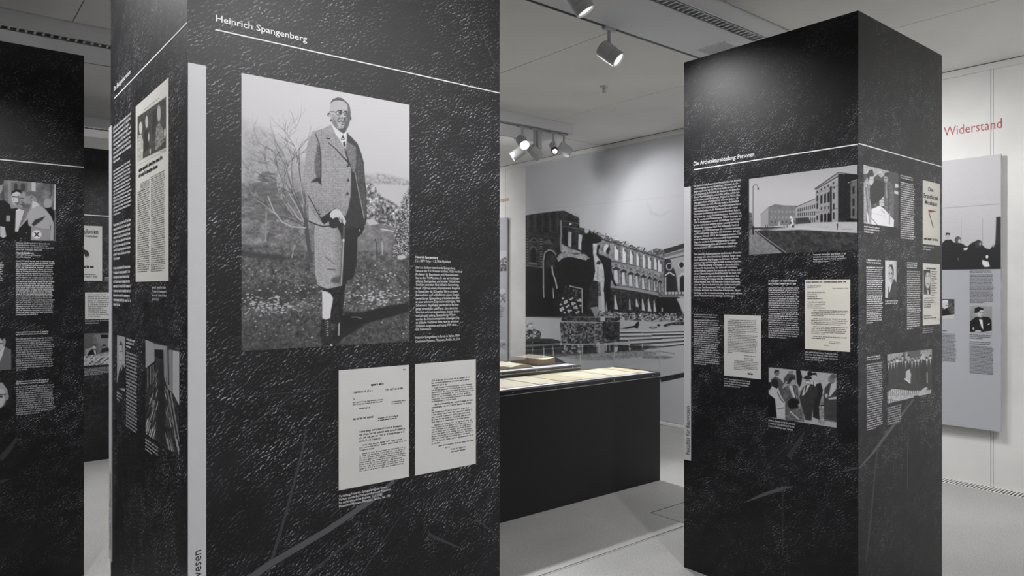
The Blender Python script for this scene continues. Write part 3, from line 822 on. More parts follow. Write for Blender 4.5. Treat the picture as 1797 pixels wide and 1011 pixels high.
# grass blades
for _ in range(900):
    x = 424 + 295 * rs.random(); y = 545 + 70 * rs.random(); g = 0.18 + 0.42 * rs.random()
    S.line([(x, y), (x + rs.uniform(-2, 2), y - rs.uniform(2, 5))], 0.8, g, 0.6)
# dark fir, bare tree
for _ in range(260):
    x = rs.gauss(470, 16); y = 300 + 85 * rs.random() ** 0.8
    if abs(x - 470) < 8 + (y - 300) * 0.45: S.ell(x, y, 5 + 4 * rs.random(), 1.6 + rs.random(), 0.33 + 0.12 * rs.random(), 0.6)
S.line([(467, 372), (466, 424)], 2.2, 0.6)
def branch(x, y, ang, L, wd, lev):
    if lev == 0 or L < 4: return
    px, py = x, y; pts = [(x, y)]
    for i in range(4):
        ang += rs.uniform(-0.18, 0.18); px += math.cos(ang) * L / 4; py -= math.sin(ang) * L / 4; pts.append((px, py))
    S.line(pts, wd, (0.26 if rs.random() < 0.7 else 0.7) + 0.06 * rs.random(), 0.8, w2=wd * 0.55)
    for k in range(rs.choice((2, 3, 3))):
        q = pts[rs.choice((2, 3, 4))]; branch(q[0], q[1], ang + rs.uniform(-0.75, 0.6), L * rs.uniform(0.5, 0.8), wd * 0.62, lev - 1)
for a, L in ((1.62, 80), (1.72, 92), (1.9, 86), (2.05, 84), (2.25, 70), (2.5, 62), (2.8, 50), (1.5, 70)):
    branch(537 + rs.uniform(-3, 3), 397, a, L, 2.4, 5)
S.line([(545, 458), (541, 430), (538, 405), (536, 385)], 7, 0.30).line([(512, 452), (514, 440), (517, 430)], 2, 0.6)
S.line([(470, 345), (480, 370), (495, 390), (512, 398), (536, 400)], 1.8, 0.72)
# bush at the right edge
S.poly([(718, 330), (708, 350), (700, 372), (694, 400), (690, 425), (688, 445), (700, 455), (720, 460)], 0.30 + 0.3 * (n3 - .5), 0.85, soft=6)
for _ in range(420):
    y = 338 + 115 * rs.random(); x = 719 - (26 * rs.random()) * (0.3 + 0.8 * min(1, (y - 330) / 70))
    S.ell(x, y, 1.3, 0.9, rs.choice((0.15, 0.75, 0.85, 0.6)), 0.8)
S.poly([(697, 449), (708, 446), (714, 452), (704, 456), (698, 455)], 0.72, soft=2)
S.line([(661, 454), (661, 432), (658, 420)], 1.6, 0.22).line([(671, 447), (670, 425)], 1.6, 0.7)
# ground shadow
S.poly([(580, 586), (598, 562), (606, 548), (636, 548), (672, 538), (718, 530), (718, 547), (672, 560), (642, 568), (622, 582), (602, 593), (590, 601)], 0.13, 0.93, soft=4)
tw = 0.20 * (fbm(X, Y, 2.0, 5, 2) - .5) + 0.025 * np.sin(X * 2.1 + 2 * n2) + 0.03 * np.sin(Y * 2.1 + 2 * n2)
# coat: shaded side first
S.poly([(606, 232), (616, 240), (627.5, 253), (634, 270), (638, 285), (640, 312), (643, 343), (643.5, 384), (641, 394), (634, 411), (627, 417), (612, 420), (598, 405), (600, 330), (604, 260)], 0.205 + 0.35 * tw)
S.poly([(626, 258), (632, 270), (637, 290), (639, 315), (641.5, 345), (642, 380), (638, 384), (632, 350), (627, 320), (624, 300)], 0.30 + tw, soft=2)
S.poly([(605, 236), (613, 247), (624.5, 256), (625, 284), (622.5, 304), (618, 300), (610, 275), (604, 250)], 0.46 + tw)
S.line([(623, 303), (627.5, 329), (633, 355), (638.8, 383)], 1.3, 0.62)
# legs
S.poly([(598, 400), (640, 400), (634, 411), (627, 417), (626.6, 436), (625, 467), (619.7, 488), (610, 492), (605, 501), (597, 504)], 0.16 + 0.15 * tw)
S.poly([(553, 393), (551, 405), (551.4, 430), (551.6, 453), (553, 481), (556.7, 499), (565.7, 505), (578, 507.5), (597.6, 503), (599, 467), (599.6, 425), (597.6, 413), (588, 397)], 0.63 + tw - 0.12 * np.clip((X - 583) / 16, 0, 1))
S.poly([(582, 489), (588, 486), (598, 484), (597, 498), (586, 497), (580, 494)], 0.28, 0.8, soft=4)
S.line([(571, 452), (580, 457), (585, 463)], 2.2, 0.40, 0.7).line([(575, 472.5), (588, 473.5)], 2.6, 0.33, 0.8)
S.line([(559, 503), (570, 507), (580, 509), (598, 505)], 2.5, 0.2)
# front of the coat
ct = 0.60 + tw - 0.05 * np.clip((Y - 330) / 50, 0, 1)
S.poly([(541, 340), (541.5, 388), (553, 393), (568, 397), (579, 396), (588, 380), (560, 345)], 0.64 + 0.7 * tw)
S.line([(541, 388), (553, 393.5), (566, 397.5), (580, 396.5)], 2.2, 0.14)
S.poly([(580.5, 219), (566, 226), (549, 231), (541.5, 243), (537, 266), (533.5, 298), (531, 322), (535, 340), (543, 362), (552, 378), (563, 390), (575, 386), (588, 366), (606, 380), (611, 366), (615, 343), (615.7, 319), (615.7, 295), (611, 288), (604, 262), (597, 244), (588, 231)], ct)
S.poly([(557, 250), (561.5, 261), (563.5, 281), (563, 311), (564, 325), (557, 320), (545, 320), (550, 314), (555, 311), (553, 303), (551, 285), (554, 272)], 0.36 + tw, 0.9, soft=2.5)
S.poly([(545, 320.5), (551, 315), (557, 312), (562.8, 311), (564, 325), (557, 318.5), (549, 320)], 0.16)
S.line([(553, 235), (560, 252), (563, 280), (563, 312)], 1.6, 0.2)
S.line([(541, 344), (552, 364), (562, 382), (566, 391)], 1.6, 0.15)
S.poly([(562.8, 383), (588.5, 365), (584, 373), (579, 381), (578, 388), (568, 394)], 0.15)
S.line([(576, 250.5), (590, 262.5), (600, 274), (606, 280), (612, 287)], 1.2, 0.16, w2=3.0)
S.line([(616, 296), (616, 320), (615.4, 344), (611, 368), (606, 381)], 1.3, 0.3)
S.ell(575.6, 243.3, 3.6, 1.3, 0.14, rot=10)
for q in ((610, 291), (610.3, 316), (609.3, 340)):
    S.ell(q[0], q[1], 2.3, 2.6, 0.16).ell(q[0] - 0.6, q[1] - 0.8, 0.9, 0.9, 0.6)
S.ell(559, 369.5, 1.2, 1.4, 0.18).ell(561, 376, 1.2, 1.4, 0.18)
# hands and cane
S.poly([(577, 384), (582, 380), (592, 382), (600, 386), (604, 396), (602, 410), (598, 411), (592, 399), (585, 401), (579, 399), (577, 392)], 0.16)
S.poly([(578.5, 376), (582, 370), (588, 367), (594, 367.5), (598, 371.5), (603.5, 380), (607, 389), (605, 395), (602, 392), (599.5, 384.5), (596.5, 388.5), (594.5, 383), (590, 381), (584, 384), (579.5, 381)], 0.79)
S.poly([(596, 381), (598.5, 385), (599.5, 390.5), (597, 391), (594.5, 386.5)], 0.66)
S.line([(599, 381), (602, 388)], 0.8, 0.4).line([(594.5, 381), (596.5, 385)], 0.8, 0.35)
S.ell(640.5, 396.5, 1.6, 1.2, 0.5).line([(631, 402), (630.4, 406)], 1.2, 0.7)
S.line([(603.5, 397), (602.6, 421)], 3.6, 0.34).line([(602.4, 421.2), (602.3, 424.4)], 3.6, 0.85)
S.line([(602.2, 425), (600, 470), (597.6, 510), (595, 560), (594.2, 591)], 3.4, 0.62, w2=2.6).line([(600.4, 425), (598.6, 465), (596.6, 500)], 0.9, 0.2).line([(594.2, 591), (594, 599)], 4.2, 0.15)
# stockings, boots
S.poly([(566, 508), (580, 506), (606, 500), (604, 520), (600, 560), (592, 570), (581, 568)], 0.14 + 0.2 * (n3 - .5))
S.poly([(565, 510.5), (574, 512), (580, 516), (584, 523), (583.5, 530), (580.5, 544), (579.4, 558), (571.4, 561), (565.5, 558)], 0.82)
S.poly([(564.4, 560), (571, 562.5), (579.5, 559), (581, 578), (586, 590), (590.5, 601), (589, 607.5), (578, 608.5), (564.4, 603), (561, 588)], 0.17 + 0.2 * (n3 - .5))
for i in range(7): S.ell(574.6 + 0.4 * math.sin(i), 564 + i * 4.0, 1.1, 0.8, 0.85).line([(571, 565 + i * 4.0), (577, 564 + i * 4.0)], 0.7, 0.5)
S.ell(581, 606, 2.2, 1.8, 0.85).poly([(596, 552), (615, 556), (632, 557), (637, 563), (630, 570), (598, 574)], 0.12, soft=2)
S.line([(617, 556.5), (626, 556.5), (634, 559)], 1.2, 0.55)
# head
S.zoom(550, 160, 9.19)
S.poly([(540, 660), (600, 745), (690, 825), (740, 920), (762, 1015), (700, 1015), (688, 905), (600, 850), (548, 820)], 0.24)
S.poly([(285, 540), (335, 565), (420, 640), (480, 680), (520, 655), (537, 690), (530, 820), (520, 950), (430, 800), (350, 690)], 0.85, soft=0.8)
S.poly([(438, 780), (474, 700), (503, 770), (492, 790)], 0.2).ell(470, 768, 18, 9, 0.8).poly([(475, 830), (505, 810), (518, 860), (510, 905), (480, 880)], 0.2).line([(505, 900), (520, 960)], 14, 0.5)
S.line([(280, 545), (350, 690), (430, 800)], 6, 0.55, 0.6)
S.poly([(266, 205), (330, 150), (420, 140), (500, 158), (560, 215), (588, 300), (598, 395), (588, 460), (556, 570), (520, 645), (480, 682), (430, 655), (350, 585), (292, 505), (268, 430), (255, 380), (262, 280)], 0.72)
S.poly([(548, 225), (590, 300), (600, 420), (585, 480), (552, 575), (515, 650), (480, 682), (492, 600), (520, 540), (530, 450), (540, 400), (552, 330)], 0.36, 0.95, soft=2.5)
S.poly([(330, 560), (400, 605), (470, 600), (530, 570), (518, 650), (482, 684), (425, 650)], 0.27, 0.92, soft=2)
S.poly([(290, 430), (330, 470), (370, 560), (350, 585), (300, 520)], 0.45, 0.8, soft=2).poly([(400, 400), (425, 420), (400, 480), (372, 470)], 0.5, 0.7, soft=2)
S.poly([(262, 210), (285, 170), (312, 128), (390, 100), (455, 112), (515, 160), (562, 205), (590, 280), (578, 275), (545, 215), (490, 165), (410, 148), (335, 155), (285, 190)], 0.28, soft=1.0).line([(330, 135), (400, 115), (470, 135)], 10, 0.5, 0.7)
S.zoom(555, 165, 14.56)
S.poly([(395, 500), (470, 540), (540, 590), (575, 640), (548, 700), (565, 815), (600, 900), (520, 860), (430, 720), (385, 600)], 0.60, 0.85, soft=1.6)
S.poly([(430, 620), (500, 700), (540, 830), (500, 850), (430, 720)], 0.45, 0.8, soft=1.6)
S.poly([(700, 610), (740, 590), (790, 560), (832, 470), (800, 330), (850, 325), (872, 480), (866, 600), (832, 760), (800, 860), (690, 860), (720, 750), (685, 690)], 0.37, 0.95, soft=1.4)
S.poly([(760, 590), (800, 620), (800, 700), (760, 720), (740, 640)], 0.5, 0.7, soft=1.2)
S.line([(335, 458), (430, 450), (500, 472)], 17, 0.22).ell(575, 485, 82, 66, 0.30, 0.85).ell(575, 488, 64, 50, 0.58).ell(760, 500, 74, 64, 0.26, 0.85).ell(758, 502, 56, 48, 0.44)
S.poly([(545, 415), (640, 405), (655, 440), (640, 520), (600, 520), (610, 450), (560, 440)], 0.26).ell(592, 484, 24, 17, 0.12).ell(543, 487, 20, 18, 0.85)
S.poly([(690, 470), (710, 435), (770, 425), (800, 470), (770, 455), (720, 465)], 0.2).ell(735, 484, 17, 15, 0.78).ell(765, 492, 18, 16, 0.12)
S.line([(662, 400), (664, 440)], 8, 0.4).line([(640, 478), (700, 480)], 9, 0.25)
S.poly([(668, 470), (698, 515), (712, 588), (680, 602), (640, 598), (610, 588), (640, 540)], 0.74, soft=0.8).ell(650, 614, 34, 14, 0.12).poly([(690, 590), (735, 600), (745, 660), (700, 680)], 0.3, soft=1)
S.poly([(600, 630), (640, 640), (680, 650), (680, 685), (590, 680)], 0.58, soft=0.8).line([(600, 600), (560, 650), (545, 690)], 22, 0.3)
S.line([(562, 712), (622, 694), (695, 722)], 21, 0.13).poly([(580, 735), (690, 742), (680, 762), (590, 758)], 0.56, soft=0.8).ell(668, 778, 36, 12, 0.2).ell(640, 840, 50, 26, 0.58, 0.9)
S.ell(320, 530, 42, 46, 0.22).ell(332, 545, 20, 24, 0.80).ell(372, 675, 20, 30, 0.24).ell(880, 628, 15, 40, 0.12)
S.zoom(0, 0, 1)
# white edge along the sheet
S.build('portrait_print', big, label='black and white full-length photo of man with cane in meadow')

def letter(face, par, xl, xr, yt, yb, blocks, m='paper', xref=None, name='letter_print'):
    u0, u1, v0, v1 = face.rect(xl, xr, yt, yb, xref)
    o = quadmesh(face, name, u0, u1, v0, v1, m, par, 0.001)
    def tb(fx0, fx1, fy0, fy1, n, cpl, **k):
        """typed lines inside the sheet, in fractions of its width and height"""
        lead = (v1 - v0) * (fy1 - fy0) / (n - 0.35)
        class R(Face): pass
        f = Face(face.O, face.U, face.N)
        f.rect = lambda *a, **kk: (u0 + (u1 - u0) * fx0, u0 + (u1 - u0) * fx1, v1 - (v1 - v0) * fy1, v1 - (v1 - v0) * fy0)
        greek(f, o, 0, 0, 0, 0, n, 'type_ink', 'typed_text', cpl, out=0.0014, **k)
    for b in blocks: tb(*b[:6], **(b[6] if len(b) > 6 else {}))
    return o
letter(BF, big, 594.1, 717.4, 650.1, 860.9, [
    (0.44, 0.64, 0.135, 0.155, 1, 12, dict(last=1, weight=0.8)), (0.19, 0.47, 0.185, 0.205, 1, 22, dict(last=1)), (0.65, 0.93, 0.19, 0.21, 1, 20, dict(last=1)),
    (0.20, 0.23, 0.245, 0.26, 1, 3, dict(last=1)), (0.19, 0.63, 0.275, 0.305, 2, 34, dict(last=1)), (0.27, 0.44, 0.33, 0.345, 1, 12, dict(last=1)),
    (0.74, 0.97, 0.305, 0.335, 2, 18, dict(last=0.7)), (0.19, 0.49, 0.41, 0.43, 1, 22, dict(last=1)), (0.54, 0.85, 0.435, 0.465, 2, 26, dict(last=0.95, weight=0.7)),
    (0.28, 0.95, 0.525, 0.625, 4, 46, dict(last=0.5)), (0.28, 0.97, 0.645, 0.70, 3, 46, dict(last=0.3, indent=3)), (0.28, 0.96, 0.72, 0.875, 9, 46, dict(last=0.95, indent=9)),
    (0.91, 0.96, 0.03, 0.045, 1, 4, dict(last=1))])
letter(BF, big, 728.0, 834.7, 639.1, 834.8, [
    (0.26, 0.90, 0.155, 0.215, 3, 46, dict(last=0.4)), (0.26, 0.97, 0.225, 0.36, 7, 46, dict(last=0.6, indent=7)), (0.26, 0.97, 0.375, 0.44, 3, 46, dict(last=0.05, indent=3)),
    (0.26, 0.96, 0.445, 0.55, 5, 46, dict(last=0.9)), (0.26, 0.97, 0.565, 0.70, 7, 46, dict(last=0.9, indent=7)), (0.26, 0.97, 0.71, 0.745, 2, 46, dict(last=0.2)),
    (0.36, 0.96, 0.76, 0.775, 1, 40, dict(last=1)), (0.48, 0.56, 0.785, 0.80, 1, 6, dict(last=1)), (0.58, 0.85, 0.81, 0.85, 2, 20, dict(last=0.9))])

# left side of the portrait pillar
def lines(b): return b
text(BL, big, 'Das Bauingenieurwesen', 200.9, 229.8, 152.2, 163.4, name='title_text', bold=0.014)
rule(BL, big, 201.1, 328.8, 172.8, 2.2)
for yt, yb, n in ((222.8, 287, 9), (299, 379, 14), (393, 456.5, 9), (468, 536, 9)):
    greek(BL, big, 200, 232, yt, yb, n, 'white_ink', cpl=46, last=0.4, weight=0.5)
strip(BL, big, 193.2, 197.6, 224, 979, 194.2, 196.6, zt=(0.612, 0.869))
S = Sheet(BL, 238.7, 296.6, 187.3, 494.8, 1.6, base=0.83)
n3 = fbm(S.X, S.Y, 2.5, 3, 2)
S.zoom(190, 120, 5.057)
S.poly([(263, 432), (517, 252), (517, 745), (440, 745), (263, 830)], 0.30 + 0.15 * (n3 - .5))
S.poly([(263, 830), (300, 805), (520, 700), (520, 745), (263, 838)], 0.8, 0.8)
S.poly([(263, 640), (275, 590), (300, 590), (315, 650), (310, 800), (263, 828)], 0.72 + 0.3 * (n3 - .5)).ell(291, 530, 15, 55, 0.78)
S.ell(344, 475, 12, 55, 0.74).poly([(322, 570), (345, 540), (362, 580), (365, 700), (318, 760)], 0.22).ell(362, 610, 6, 40, 0.75)
S.ell(453, 400, 16, 75, 0.68).poly([(430, 520), (455, 480), (490, 540), (498, 650), (440, 720), (415, 720)], 0.52 + 0.4 * (n3 - .5)).ell(506, 575, 8, 45, 0.75).ell(376, 735, 6, 25, 0.75)
S.poly([(395, 380), (430, 360), (430, 480), (395, 640)], 0.2, 0.7)
S.line([(318, 372), (455, 262)], 4, 0.45).line([(270, 425), (520, 240)], 2, 0.6).line([(265, 862), (515, 730)], 3, 0.5)
S.zoom(0, 0, 1)
pg = S.build('newspaper_page', big, tint=(1.0, 0.995, 0.965), label='yellowed newspaper page with photo of three men')
greek(BL, pg, 244.4, 289.5, 296, 312, 2, 'dark_ink', 'headline_text', 40, 0.8, weight=0.75)
greek(BL, pg, 247, 264, 322, 336, 6, 'type_ink', 'column_text', 30)
greek(BL, pg, 242.2, 264.4, 337, 478, 39, 'type_ink', 'column_text', 34, 0.8)
greek(BL, pg, 265.8, 291.8, 310, 477, 46, 'type_ink', 'column_text', 34, 0.8)
greek(BL, big, 268, 295, 502, 527, 4, 'dim_ink', 'caption_text', 26)
S = Sheet(BL, 206, 220.2, 588, 680, 1.8, base=0.62)
S.zoom(190, 570, 4.214)
S.poly([(62, 470), (84, 340), (108, 290), (130, 330), (132, 470)], 0.14).poly([(95, 350), (108, 280), (104, 330)], 0.85).ell(96, 205, 15, 85, 0.68).poly([(84, 150), (96, 115), (108, 150), (110, 240), (104, 150)], 0.2).line([(88, 200), (104, 195)], 5, 0.25).line([(92, 265), (102, 262)], 5, 0.3)
S.build('photo_print', big)
greek(BL, big, 222.5, 238, 592.5, 609, 3, 'white_ink', 'name_text', 22)
greek(BL, big, 222.5, 242.5, 616, 748, 23, 'dim_ink', 'body_text', 36, 0.9)
greek(BL, big, 206, 215, 686, 701, 3, 'dim_ink', 'caption_text', 16)
S = Sheet(BL, 256, 315.3, 596.6, 761, 1.8, base=0.5)
n3 = fbm(S.X, S.Y, 3.0, 4, 2)
S.zoom(190, 570, 4.214)
S.poly([(270, 100), (540, 180), (540, 1000), (270, 830)], 0.22 + 0.25 * (n3 - .5))
S.poly([(275, 105), (345, 140), (345, 270), (278, 330)], 0.62).poly([(345, 140), (440, 160), (420, 260), (410, 185), (345, 180)], 0.6).poly([(345, 183), (410, 190), (410, 262), (345, 235)], 0.12)
S.poly([(410, 185), (475, 185), (475, 500), (440, 470), (415, 380)], 0.55).poly([(478, 188), (530, 200), (530, 600), (478, 500)], 0.72).line([(445, 190), (450, 440)], 10, 0.25)
S.line([(278, 330), (350, 270)], 8, 0.12)
for i in range(7): S.line([(285 + i * 10, 335 - i * 8), (285 + i * 10, 480 - i * 14)], 5, 0.6 if i % 2 else 0.15)
S.poly([(385, 265), (412, 265), (430, 900), (365, 850)], 0.17 + 0.1 * (n3 - .5))
rs = random.Random(9)
for i in range(70):
    y = rs.uniform(330, 820); t = (y - 330) / 490; x = rs.uniform(345 - 70 * t, 372); S.line([(x, y), (x - 6 - 14 * t, y + 25 + 50 * t)], 2 + 5 * t, rs.choice((0.15, 0.6, 0.8, 0.4)))
    x = rs.uniform(418, 430 + 90 * t); S.line([(x, y + 40), (x + 6 + 12 * t, y + 70 + 60 * t)], 2 + 4 * t, rs.choice((0.15, 0.55, 0.75, 0.3)))
S.line([(465, 500), (528, 860)], 8, 0.6).line([(440, 480), (525, 960)], 5, 0.7)
S.build('photo_print', big, label='black and white photo of a long workshop hall')
greek(BL, big, 256, 281, 768, 789, 4, 'dim_ink', 'caption_text', 32)

# ------------------------------------------------------------------ pillar about the architecture department
RX_0, RX_1, RY_0, RY_1 = 3.122, 4.065, 1.425, 2.349
arc, RF, RL = pillar('black square exhibition pillar with street photograph, letters and small portraits', RX_0, RX_1, RY_0, RY_1)
text(RL, arc, 'Die Architekturabteilung: Personen', 1217.5, 1324, 284.0, 293.4, name='title_text', bold=0.014)
rule(RL, arc, 1217.5, 1506, 298, 1.7)
strip(RL, arc, 1201.2, 1212.6, 329, 806, 1204.2, 1211)
text(RL, arc, '''Die dominierende konservative Persönlichkeit der Architek-
turabteilung war German Bestelmeyer, Architekt der Er-
weiterungsbauten der TH München an der Arcisstraße, der
auch gleichzeitig als Präsident der Akademie der Bildenden
Künste München amtierte und großen Einfluss auf das kul-
turelle Leben besaß. Bestelmeyer, Mitglied im 1928 in Mün-
chen gegründeten »Kampfbund für deutsche Kultur«, dif-
famierte bereits vor 1933 offen die moderne Architektur.
Nach der nationalsozialistischen Machtübernahme wirkte er
entscheidend dabei mit, die Fakultät im Sinne der neuen
Machthaber zu reduzieren und umzustrukturieren. Robert
Vorhoelzer, der einzige Vertreter moderner Architektur an
der TH, wurde zum Wintersemester 1933/34 beurlaubt und
1935 in den Ruhestand versetzt, der Bildhauer Karl Knappe
aus dem Lehrkörper entfernt und der gemäßigt moderne
Professor für Städtebau, Adolf Abel, kaltgestellt. Manfred
Bühlmann, seit 1926 Konservator der Architektursammlung
und Privatdozent für Geschichte der Architektur, ließ sich
auf eigenen Wunsch 1935 in den Ruhestand versetzen. 1936
wurde er aufgrund seiner Homosexualität festgenommen.
Gegen ihn wurde ein Entmündigungsverfahren wegen
Geistesschwäche eingeleitet, als Schweizer Staatsbürger
konnte er jedoch 1937 in seine Heimat zurückkehren.''', 1217.8, 1301.5, 325.0, 438.0)
text(RL, arc, '''1934 berief das Kultusministerium den Schweizer Alexander
von Senger zum außerordentlichen Professor. Senger hatte
durch rassistische Angriffe gegen Le Corbusier Aufmerk-
samkeit erregt und hielt engen Kontakt zu Hitlers Chefideo-
logen Alfred Rosenberg. 1938 bekam er eine ordentliche
Professur für Bauforschung. Der Lehrstuhl Vorhoelzers
wurde 1936 mit Roderich Fick besetzt, der als Hitlers Archi-
tekt am Obersalzberg und »Reichsbaurat für die Stadt Linz
an der Donau« zu einem der wichtigsten Baumeister des
Regimes aufstieg. Für Knappe kam der regimetreue Hanns
Markus Heinlein, und 1938 übernahm Friedrich Gablonsky,
Leiter der Obersten Baubehörde, den Städtebauunterricht.
Nach dem Tod Bestelmeyers 1942 trat Julius Schulte-
Frohlinde, Architekt der »Deutschen Arbeitsfront«, dessen
Nachfolge an. Die Architekturabteilung wurde somit suksess-
ive von Verfechtern der NS-Ideologie durchdrungen.''', 1217.8, 1303, 445, 521.5)
# street photograph
S = Sheet(RL, 1314.8, 1505.0, 314.3, 447.0, 1.45, base=0.70)
n2, n3 = fbm(S.X, S.Y, 8, 2), fbm(S.X, S.Y, 2.6, 3, 2)
S.C[..., :] = (0.74 - 0.06 * np.clip((340 - S.Y) / 40, 0, 1))[..., None]
S.zoom(1310, 285, 6.125)
S.poly([(20, 700), (640, 690), (1230, 690), (1230, 1010), (20, 1010)], 0.24 + 0.14 * (n3 - .5) + 0.16 * (n2 - .5))
S.poly([(20, 725), (200, 715), (420, 700), (560, 640), (1230, 620), (1230, 762), (900, 742), (600, 724), (330, 735), (210, 725), (90, 735)], 0.70 + 0.05 * (n3 - .5))
S.poly([(400, 700), (480, 705), (600, 690), (1000, 735), (1000, 742), (600, 725)], 0.76, 0.7, soft=3)
S.poly([(140, 712), (330, 712), (420, 712), (260, 722), (150, 722)], 0.25)
S.poly([(20, 735), (90, 735), (230, 850), (390, 975), (20, 1000)], 0.50 + 0.2 * (n3 - .5))
for i in range(14): S.line([(40 + i * 22, 860 + i * 9), (25, 870 + i * 9)], 2, 0.35, 0.5)
S.line([(95, 740), (230, 845), (400, 970)], 8, 0.12).line([(110, 740), (260, 850), (420, 965)], 7, 0.6)
S.poly([(25, 535), (60, 545), (68, 690), (25, 720)], 0.38 + 0.3 * (n3 - .5))
# far block
S.poly([(155, 560), (240, 478), (310, 448), (400, 462), (560, 466), (560, 665), (240, 690), (155, 690)], 0.48 + 0.08 * (n3 - .5)).poly([(155, 560), (235, 482), (235, 690), (155, 692)], 0.62)
S.line([(150, 565), (240, 480), (310, 470), (540, 470)], 3, 0.35)
for i in range(7):
    for r, y in enumerate((530, 590, 640)): S.poly([(262 + i * 40, y - 10), (278 + i * 40, y - 10), (278 + i * 40, y + 12), (262 + i * 40, y + 12)], 0.62 if r < 2 else 0.28, 0.8)
# wing
S.poly([(530, 478), (745, 390), (745, 652), (530, 662)], 0.64).line([(528, 482), (748, 388)], 6, 0.2)
S.poly([(530, 600), (660, 590), (700, 655), (530, 664)], 0.25, 0.9)
for i in range(9):
    x = 552 + i * 22; t = i / 9
    for y0, h in ((500 - 42 * t, 32), (545 - 12 * t, 36), (600 + 5 * t, 40)): S.poly([(x, y0 - 8 * t), (x + 10, y0 - 3 - 8 * t), (x + 10, y0 + h), (x, y0 + h)], 0.2)
# tall gatehouse
S.poly([(745, 285), (985, 108), (985, 640), (745, 650)], 0.60 + 0.08 * (n3 - .5)).poly([(985, 108), (1125, 125), (1225, 135), (1225, 640), (985, 640)], 0.15 + 0.1 * (n3 - .5))
S.line([(735, 285), (985, 112), (1060, 120), (1225, 140)], 8, 0.12).line([(745, 292), (985, 150)], 9, 0.22).line([(750, 300), (985, 172)], 4, 0.75).line([(745, 335), (985, 250)], 3, 0.35)
S.line([(745, 540), (985, 495)], 5, 0.4).line([(985, 118), (1055, 125)], 6, 0.75)
for i, x in enumerate((795, 835, 872)):
    S.poly([(x, 360 - i * 16), (x + 22, 345 - i * 16), (x + 22, 440 - i * 8), (x, 450 - i * 8)], 0.13).poly([(x, 570 - i * 6), (x + 12, 548 - i * 6), (x + 26, 565 - i * 6), (x + 26, 640), (x, 642)], 0.1)
    S.poly([(x + 4, 480 - i * 6), (x + 18, 475 - i * 6), (x + 18, 510 - i * 6), (x + 4, 515 - i * 6)], 0.22)
for x, y in ((762, 318), (806, 292), (842, 272), (880, 252), (936, 225), (944, 270)): S.poly([(x - 7, y - 10), (x + 7, y - 14), (x + 7, y + 8), (x - 7, y + 12)], 0.15)
for x, y, h in ((762, 360, 60), (762, 440, 60), (762, 575, 45), (938, 330, 65), (938, 445, 60), (938, 540, 70)): S.poly([(x - 8, y), (x + 10, y - 6), (x + 10, y + h), (x - 8, y + h)], 0.18)
S.line([(908, 268), (908, 632)], 20, 0.13).line([(898, 268), (930, 266)], 8, 0.13)
S.poly([(1120, 225), (1205, 175), (1225, 170), (1225, 630), (1120, 640)], 0.40 + 0.1 * (n3 - .5)).line([(1095, 220), (1205, 178)], 8, 0.6)
for x in (1140, 1205):
    for y in (270, 400, 510): S.poly([(x, y - 10), (x + 22, y - 14), (x + 22, y + 65), (x, y + 70)], 0.14)
S.poly([(985, 600), (1110, 600), (1225, 610), (1225, 640), (985, 640)], 0.18).ell(1115, 622, 45, 14, 0.1)
# statue, people, lamp post
S.poly([(470, 660), (490, 580), (505, 620), (508, 665), (515, 698), (490, 702), (480, 690)], 0.85).ell(477, 590, 9, 14, 0.88).poly([(488, 672), (515, 672), (515, 700), (488, 702)], 0.3).poly([(470, 640), (485, 640), (485, 660), (470, 665)], 0.2)
S.poly([(340, 690), (350, 620), (362, 645), (362, 690)], 0.7)
for x in (205, 225, 285, 405, 437): S.line([(x, 672 + (x % 7)), (x, 700)], 6, 0.15)
S.ell(978, 665, 6, 9, 0.1).line([(977, 672), (978, 725)], 12, 0.12, w2=5).line([(1030, 720), (1140, 720)], 3, 0.35)
S.line([(72, 765), (72, 260), (85, 243), (108, 240), (122, 252), (127, 280)], 6, 0.2, w2=5).line([(72, 770), (73, 690)], 15, 0.1).ell(127, 285, 8, 12, 0.12)
S.build('street_print', arc, label='black and white photo of a broad street and stone gatehouse')
greek(RL, arc, 1427.7, 1487, 445.6, 460.5, 4, 'dim_ink', 'caption_text', 46, 0.5)
greek(RL, arc, 1349, 1403, 491.3, 499.5, 2, 'white_ink', 'name_text', 40, 0.95)
greek(RL, arc, 1349, 1405, 504, 592.5, 24, 'dim_ink', 'body_text', 46, 0.6, weight=0.6)
letter(RL, arc, 1412.7, 1492.2, 491.2, 612.3, [
    (0.02, 0.95, 0.02, 0.04, 1, 52, dict(last=1, weight=0.7)), (0.06, 0.40, 0.08, 0.115, 2, 26, dict(last=0.7)), (0.62, 0.96, 0.115, 0.13, 1, 20, dict(last=1)),
    (0.06, 0.50, 0.17, 0.28, 4, 30, dict(last=0.8, rag=0.5)), (0.06, 0.50, 0.31, 0.41, 4, 34, dict(last=0.9, rag=0.5)),
    (0.15, 0.97, 0.43, 0.52, 4, 60, dict(last=0.35, indent=4)), (0.15, 0.97, 0.545, 0.64, 4, 60, dict(last=0.8, indent=4)), (0.15, 0.98, 0.66, 0.78, 5, 60, dict(last=0.4, indent=5)),
    (0.15, 0.95, 0.80, 0.845, 2, 60, dict(last=0.4, indent=2)), (0.55, 0.82, 0.865, 0.90, 2, 22, dict(last=0.9)), (0.44, 0.56, 0.92, 0.935, 1, 8, dict(last=1))], 'paper_warm')
greek(RL, arc, 1412.7, 1472, 616, 631.5, 4, 'dim_ink', 'caption_text', 50, 0.6)
greek(RL, arc, 1217.8, 1262, 550.3, 556.6, 2, 'dim_ink', 'name_text', 40, 0.95)
greek(RL, arc, 1217.8, 1264, 560, 638.8, 22, 'dim_ink', 'body_text', 46, 0.5, weight=0.6)
